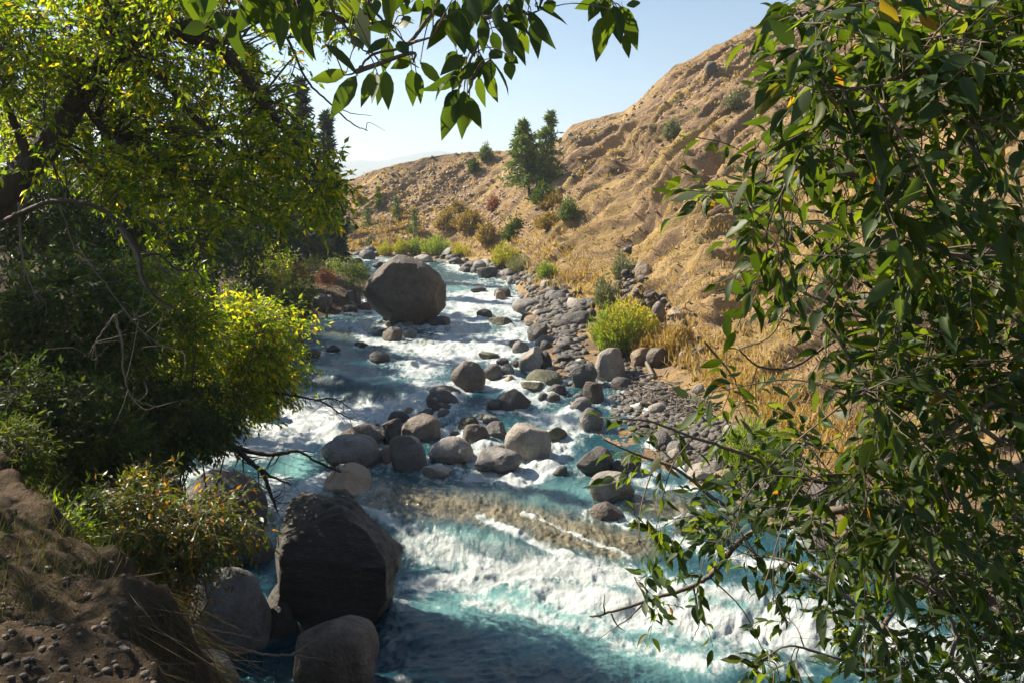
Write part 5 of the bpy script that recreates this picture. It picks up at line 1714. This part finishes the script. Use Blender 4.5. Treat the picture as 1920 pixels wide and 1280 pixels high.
for i, (px, py, top, Y, rr_, lb) in enumerate([(40, 380, -260, 30, 150, 'tall dark conifer behind the left edge foliage'), (170, 380, -190, 36, 150, 'dark conifer behind the leaning trunk'), (280, 390, -120, 40, 130, 'conifer behind the arch of the leaning trunk'), (390, 400, -10, 45, 120, 'shaded conifer behind the sunlit leaves'),
                                              (480, 410, 90, 50, 100, 'conifer half covered by leaves left of the grey one'), (572, 420, 150, 55, 62, 'grey green conifer with dead lower limbs against the sky'), (616, 420, 218, 62, 46, 'slim pointed conifer rising from the left leaves against the sky'), (-560, 420, -420, 15.5, 260, 'unseen tall conifer added left of the earth bank for shade'), (-480, 420, -250, 19, 230, 'unseen broad conifer added on the left slope for shade'), (110, 420, 40, 40, 130, 'short dark conifer under the leaning trunk'), (240, 430, 130, 43, 100, 'young dark conifer beneath the arching limb'), (350, 440, 170, 46, 95, 'dense dark conifer behind the hanging limbs'), (530, 430, 300, 42, 60, 'small dark conifer at the edge of the far water')]):  # the two beyond the left edge are unseen, added to deepen the shade
    q = P(px, py, Y)
    q[2] = ground_under(q[0], q[1])
    tp = P(px, top, Y)
    conifer(q, tp[2] - q[2], rr_ * Y / FOC * 0.8, M_CON, nb=110, seed=i, label=lb, needle=0.008 * Y, nper=60, gaps=0.2, bare=0.05)

for i, (px, py, top, hw, ln, lb) in enumerate([(1000, 362, 236, 56, -0.5, 'left pine of the pair on the far slope, bushier and shorter'), (1008, 352, 219, 50, 1.1, 'right pine of the pair on the far slope, taller with an open top')]):
    q = hill_at(px, py)
    q = q + np.array([0, 0.5 * i, -0.1])
    d = q[1] / FOC
    conifer(q, (py - top) * d * 1.02, hw * d, M_PIN, nb=130 if i == 0 else 88, seed=60 + i, label=lb, name='pine_tree', needle=0.38, nper=54, gaps=0.25, bare=0.13, lean=ln, taper=0.78 if i == 0 else 0.9, droop=-0.12)


# ------------------------------------------------------------------ bushes of the far bank and hill
def spray_bush(name, label, box, mat, n=120, group=None, q=None, per=9, seed=0, ti=None, thin=0.2, cat='bush', round_=0.0):
    x0, y0, x1, y1 = box
    r_ = np.random.default_rng(int(x0 * 5 + y0) + seed)
    if q is None:
        q = hill_at((x0 + x1) / 2, y1)
    ds = np.linalg.norm(q - VIEW)
    w, h = (x1 - x0) / FOC * ds, (y1 - y0) / FOC * ds
    root = thing(name, label, cat, q, group)
    B_, L_ = MB(), MB()
    P0, D0 = [], []
    lob = r_.uniform(0, 50)
    for k in range(n):
        a = r_.uniform(0, 6.28)
        rad = math.sqrt(r_.uniform())
        sz = 0.55 + 0.75 * float(fbm(np.array(math.cos(a) * 1.6 + lob), np.array(math.sin(a) * 1.6), np.array(rad * 1.5), 2))
        o = q + np.array([math.cos(a) * rad * w * 0.28, math.sin(a) * rad * w * 0.28, -0.03])
        if round_:
            ph = r_.uniform(0.0, 1.45)
            e = q + np.array([math.cos(a) * math.sin(ph) * w * 0.5, math.sin(a) * math.sin(ph) * w * 0.5, h * (0.12 + 0.88 * math.cos(ph))]) * r_.uniform(0.6, 1.08) * sz
        else:
            e = q + np.array([math.cos(a) * rad * w * 0.5, math.sin(a) * rad * w * 0.5, h * (1 - 0.45 * rad ** 2) * r_.uniform(0.5, 1.1) * sz])
        m_ = (o + e) / 2 + r_.normal(size=3) * 0.05 * h
        if k % 3 == 0:
            tube(B_, catmull([o, m_, e], 3), 0.006 + 0.004 * h, 0.003, 3)
        u = r_.uniform(0.15 if not round_ else 0.45, 1.0, per)
        p = o[None] * ((1 - u) ** 2)[:, None] + 2 * m_[None] * (u * (1 - u))[:, None] + e[None] * (u ** 2)[:, None]
        P0.append(p + r_.normal(size=p.shape) * 0.03 * h)
        D0.append(norm(e - o)[None] + r_.normal(size=p.shape) * (0.4 + round_ * 0.5))
    P0, D0 = np.concatenate(P0), np.concatenate(D0)
    N = len(P0)
    L = (0.1 * h + 0.04) * rng.uniform(0.6, 1.4, N)
    leaves(L_, P0, D0, rng.normal(size=(N, 3)), L, L * (thin + 0.15 * round_), (ti or tinter(0.5, 0.25))(N))
    B_.build('stems', M_TWIG, root, q)
    L_.build('foliage', mat, root, q)
    return root


BUSH = [
    ((708, 453, 742, 478), M_YEL, 'leftmost low yellow willow on the far bank', 0), ((738, 446, 770, 479), M_YEL, 'yellow willow second along the far bank row', 0), ((762, 443, 792, 478), M_LIM, 'yellow green willow between two others on the far bank', 0),
    ((786, 438, 846, 478), M_LIM, 'largest lime green willow of the far bank row', 0), ((846, 455, 884, 480), M_YEL, 'low ragged yellow willow at the right end of the row', 0), ((920, 452, 977, 502), M_YEL, 'bright yellow willow where the hill meets the river', 0),
    ((952, 478, 1004, 512), M_SAG, 'grey green bush right of the bright yellow willow', 0), ((1006, 487, 1046, 527), M_LIM, 'pale green upright bush on the far shore rocks', 0), ((1142, 476, 1188, 532), M_SAG, 'grey green shrub standing on the slope foot', 0), ((1116, 514, 1158, 580), M_SAG, 'pale sage shrub hanging over the shore rocks', 0),
    ((1100, 570, 1228, 668), M_LIM, 'big bushy rabbitbrush green below and yellow on top', 0), ((1046, 374, 1098, 417), M_PIN, 'dark green juniper alone on the open slope', 1), ((990, 342, 1050, 386), M_SHR, 'dark olive shrub at the foot of the pines', 1), ((1000, 360, 1060, 392), M_OCH, 'ochre shrub under the pine pair', 1),
    ((810, 392, 866, 432), M_OCH, 'ochre bush with rounded top on the terrace', 1), ((848, 388, 916, 434), M_OCH, 'widest ochre bush on the terrace', 1), ((912, 367, 948, 396), M_RED, 'reddish bush on the far slope', 1), ((895, 415, 940, 458), M_OCH, 'brownish bush above the end of the willow row', 1), ((940, 410, 998, 454), M_SHR, 'dark green and ochre bush left of the juniper slope', 1),
    ((660, 360, 684, 380), M_OCH, 'orange bush at the left end of the far slope', 1), ((725, 383, 760, 400), M_OCH, 'small tan bush on the far terrace edge', 1), ((840, 376, 878, 398), M_OCH, 'tawny bush above the widest ochre one', 1), ((1000, 396, 1060, 430), M_OCH, 'low ochre brush below the juniper', 1),
    ((896, 270, 926, 302), M_PIN, 'green shrubby tree on the far ridge line', 1), ((872, 296, 900, 326), M_SHR, 'dark bush just under the far ridge', 1), ((640, 415, 672, 440), M_SAG, 'grey bush at the far left of the terrace', 1), ((684, 440, 708, 462), M_SAG, 'pale grey bush left of the yellow willow row', 1),
    ((1340, 788, 1470, 868), M_LIM, 'yellow green grass clump seen through the leaves on the right shore', 0), ((1405, 850, 1470, 890), M_LIM, 'dim green clump behind the big pale boulder', 0), ((1230, 610, 1290, 668), M_GOLD, 'tawny dry grass clump right of the rabbitbrush', 0), ((1270, 610, 1300, 650), M_GOLD, 'small upright dry grass clump on the slope foot', 0), ((1150, 590, 1225, 640), M_YEL, 'loose pale yellow brush behind the rabbitbrush', 0), ((1180, 628, 1240, 668), M_GOLD, 'dry grass clump behind the driftwood stump', 0),
    ((1240, 226, 1282, 262), M_SAG, 'sage clump in the gold streak of the upper slope', 1), ((1352, 172, 1392, 206), M_SAG, 'pale sage clump high on the hill near the leaves', 1),
]
for i, (bx, mt, lb, rd) in enumerate(BUSH):
    big_ = (bx[2] - bx[0])
    b = spray_bush('rabbitbrush' if 'rabbit' in lb else 'willow_bush' if 'willow' in lb else 'grass_clump' if 'grass' in lb or 'clump' in lb else 'bush', lb, bx, mt, n=int(90 + big_ * 3), per=10, round_=float(rd), thin=0.16 if 'big' in lb else 0.22)
# yellow top of the rabbitbrush: a second flush of blossom on the same plant
rb = [o for o in C.objects if o.name.startswith('rabbitbrush')][0]
q = np.array(rb.location)
L_ = MB()
n = 2600
a, rad = rng.uniform(0, 6.28, n), np.sqrt(rng.uniform(size=n))
ds = np.linalg.norm(q - VIEW)
w, h = 122 / FOC * ds, 98 / FOC * ds
p = q[None] + np.stack([np.cos(a) * rad * w * 0.5 + 0.08 * w, np.sin(a) * rad * w * 0.5, h * (1 - 0.45 * rad ** 2) * rng.uniform(0.62, 1.08, n) * (0.62 + 0.6 * fbm(np.cos(a) * 1.6, np.sin(a) * 1.6, rad * 1.5, 2))], -1)
leaves(L_, p, rdir(n, 0.8), rdir(n), 0.09, 0.05, tinter(0.75, 0.2)(n))
L_.build('blossom', M_YEL, rb, q)

# young conifers on the far terrace
for i, (px, py, top, hw, lb) in enumerate([(690, 428, 386, 15, 'young conifer left on the far terrace, widest of three'), (743, 412, 370, 9, 'slim young conifer on the far terrace'), (778, 440, 394, 17, 'young green conifer nearest the yellow willows'), (707, 392, 352, 7, 'tiny dark conifer high on the far terrace')]):
    q = hill_at(px, py)
    d = np.linalg.norm(q - VIEW) / FOC
    conifer(q, (py - top) * d, hw * d, M_PIN, nb=50, seed=80 + i, label=lb, name='young_conifer', needle=0.24, nper=20, bare=0.02)

# sagebrush dots on the slopes and along the skyline: two plants, copied
sg = [spray_bush('sagebrush', 'small sagebrush clump dotted on the open hill slope', (1290, 200, 1316, 216), M_SAG, n=40, per=9, round_=1.0, group='sagebrush on the hill'),
      spray_bush('sagebrush', 'small sagebrush clump dotted on the open hill slope', (1330, 230, 1352, 246), M_OCH, n=40, per=9, round_=1.0, group='sagebrush on the hill')]
rs = np.random.default_rng(77)
cnt = 0
while cnt < 84:
    px, py = rs.uniform(660, 1600), rs.uniform(60, 560)
    cy_ = np.interp(px, tb[:, 0], tb[:, 4])
    if cnt < 34:
        py = cy_ + rs.uniform(1, 6)
    by_ = np.interp(px, tb[:, 0], tb[:, 2])
    if py < cy_ + 1 or py > by_ - 10:
        continue
    q = hill_at(px, py)
    if np.linalg.norm(q) > 130:
        continue
    copy_tree(sg[int(rs.integers(0, 2))], q - np.array([0, 0, 0.05]), rs.uniform(0, 6.28), float(rs.uniform(0.35, 1.0) * (0.6 if cnt < 34 else 0.9)))
    cnt += 1

# dry grass on the hill: past counting
L_ = MB()
rs = np.random.default_rng(12)
pts = []
for _ in range(9000):
    px, py = rs.uniform(640, 1700), rs.uniform(60, 900)
    cy_, by_ = np.interp(px, tb[:, 0], tb[:, 4]), np.interp(px, tb[:, 0], tb[:, 2])
    if py < cy_ + 2 or py > by_:
        continue
    near_foot = math.exp(-((by_ - py) / 90) ** 2)
    nz = float(fbm(np.array(px * 0.012 + py * 0.010), np.array((px - py) * 0.004), np.array(2.0), 3))
    if rs.uniform() > 0.15 + 0.9 * near_foot + 1.2 * max(0, nz - 0.5):
        continue
    pts.append((hill_at(px, py), near_foot))
for q, nf in pts:
    n = 9
    ds = np.linalg.norm(q - VIEW)
    hgt = (0.22 + 0.3 * nf) * rs.uniform(0.5, 1.3)
    p = q[None] + rs.normal(size=(n, 3)) * np.array([.16, .16, 0.02])
    d = np.stack([rs.normal(size=n) * 0.5, rs.normal(size=n) * 0.5, np.ones(n)], -1)
    leaves(L_, p, d, rs.normal(size=(n, 3)), hgt, 0.012 + 0.0009 * ds, tinter(0.5, 0.25)(n))
tag(L_.build('dry_grass', M_GOLD), kind='stuff')

# grass and weeds on the near earth bank
L_, L2_ = MB(), MB()
for cx, cy, Y, n, hh in ((40, 1090, 6.0, 90, .4), (90, 1060, 6.3, 70, .4), (10, 1130, 5.2, 90, .36), (110, 1010, 6.6, 60, .36), (60, 980, 6.8, 70, .36), (300, 1190, 7.6, 100, .4), (270, 1100, 7.2, 150, .5), (330, 1230, 8.0, 160, .5), (250, 1250, 6.8, 120, .4), (310, 1130, 7.8, 150, .5)):
    q = left_at(cx, cy)
    down = cx > 200
    for k in range(int(n * 1.8)):
        o = q + rs.normal(size=3) * np.array([0.2, 0.3, 0.0])
        o[2] = hq(o[0], o[1]) - 0.01
        d = np.array([rs.normal() * 0.45 + (0.5 if down else 0.25), rs.normal() * 0.45, -0.8 if down else 1.0])
        leaves(L_ if rs.uniform() < (0.9 if down else 0.4) else L2_, [o], [d], [rs.normal(size=3)], hh * (0.85 if down else 0.5) * rs.uniform(.4, 1.2), 0.0032, [np.clip(rs.normal(0.4, 0.25), 0, 1)], curl=[rs.uniform(0.5, 3)])
tag(L_.build('grass', leaf_mat('bank_straw', [(0, (0.06, 0.042, 0.02)), (1, (0.2, 0.15, 0.07))], 0.3, 0.6)), kind='stuff')
tag(L2_.build('grass', leaf_mat('bank_green_grass', [(0, (0.03, 0.05, 0.01)), (1, (0.14, 0.16, 0.03))], 0.35, 0.5)), kind='stuff')
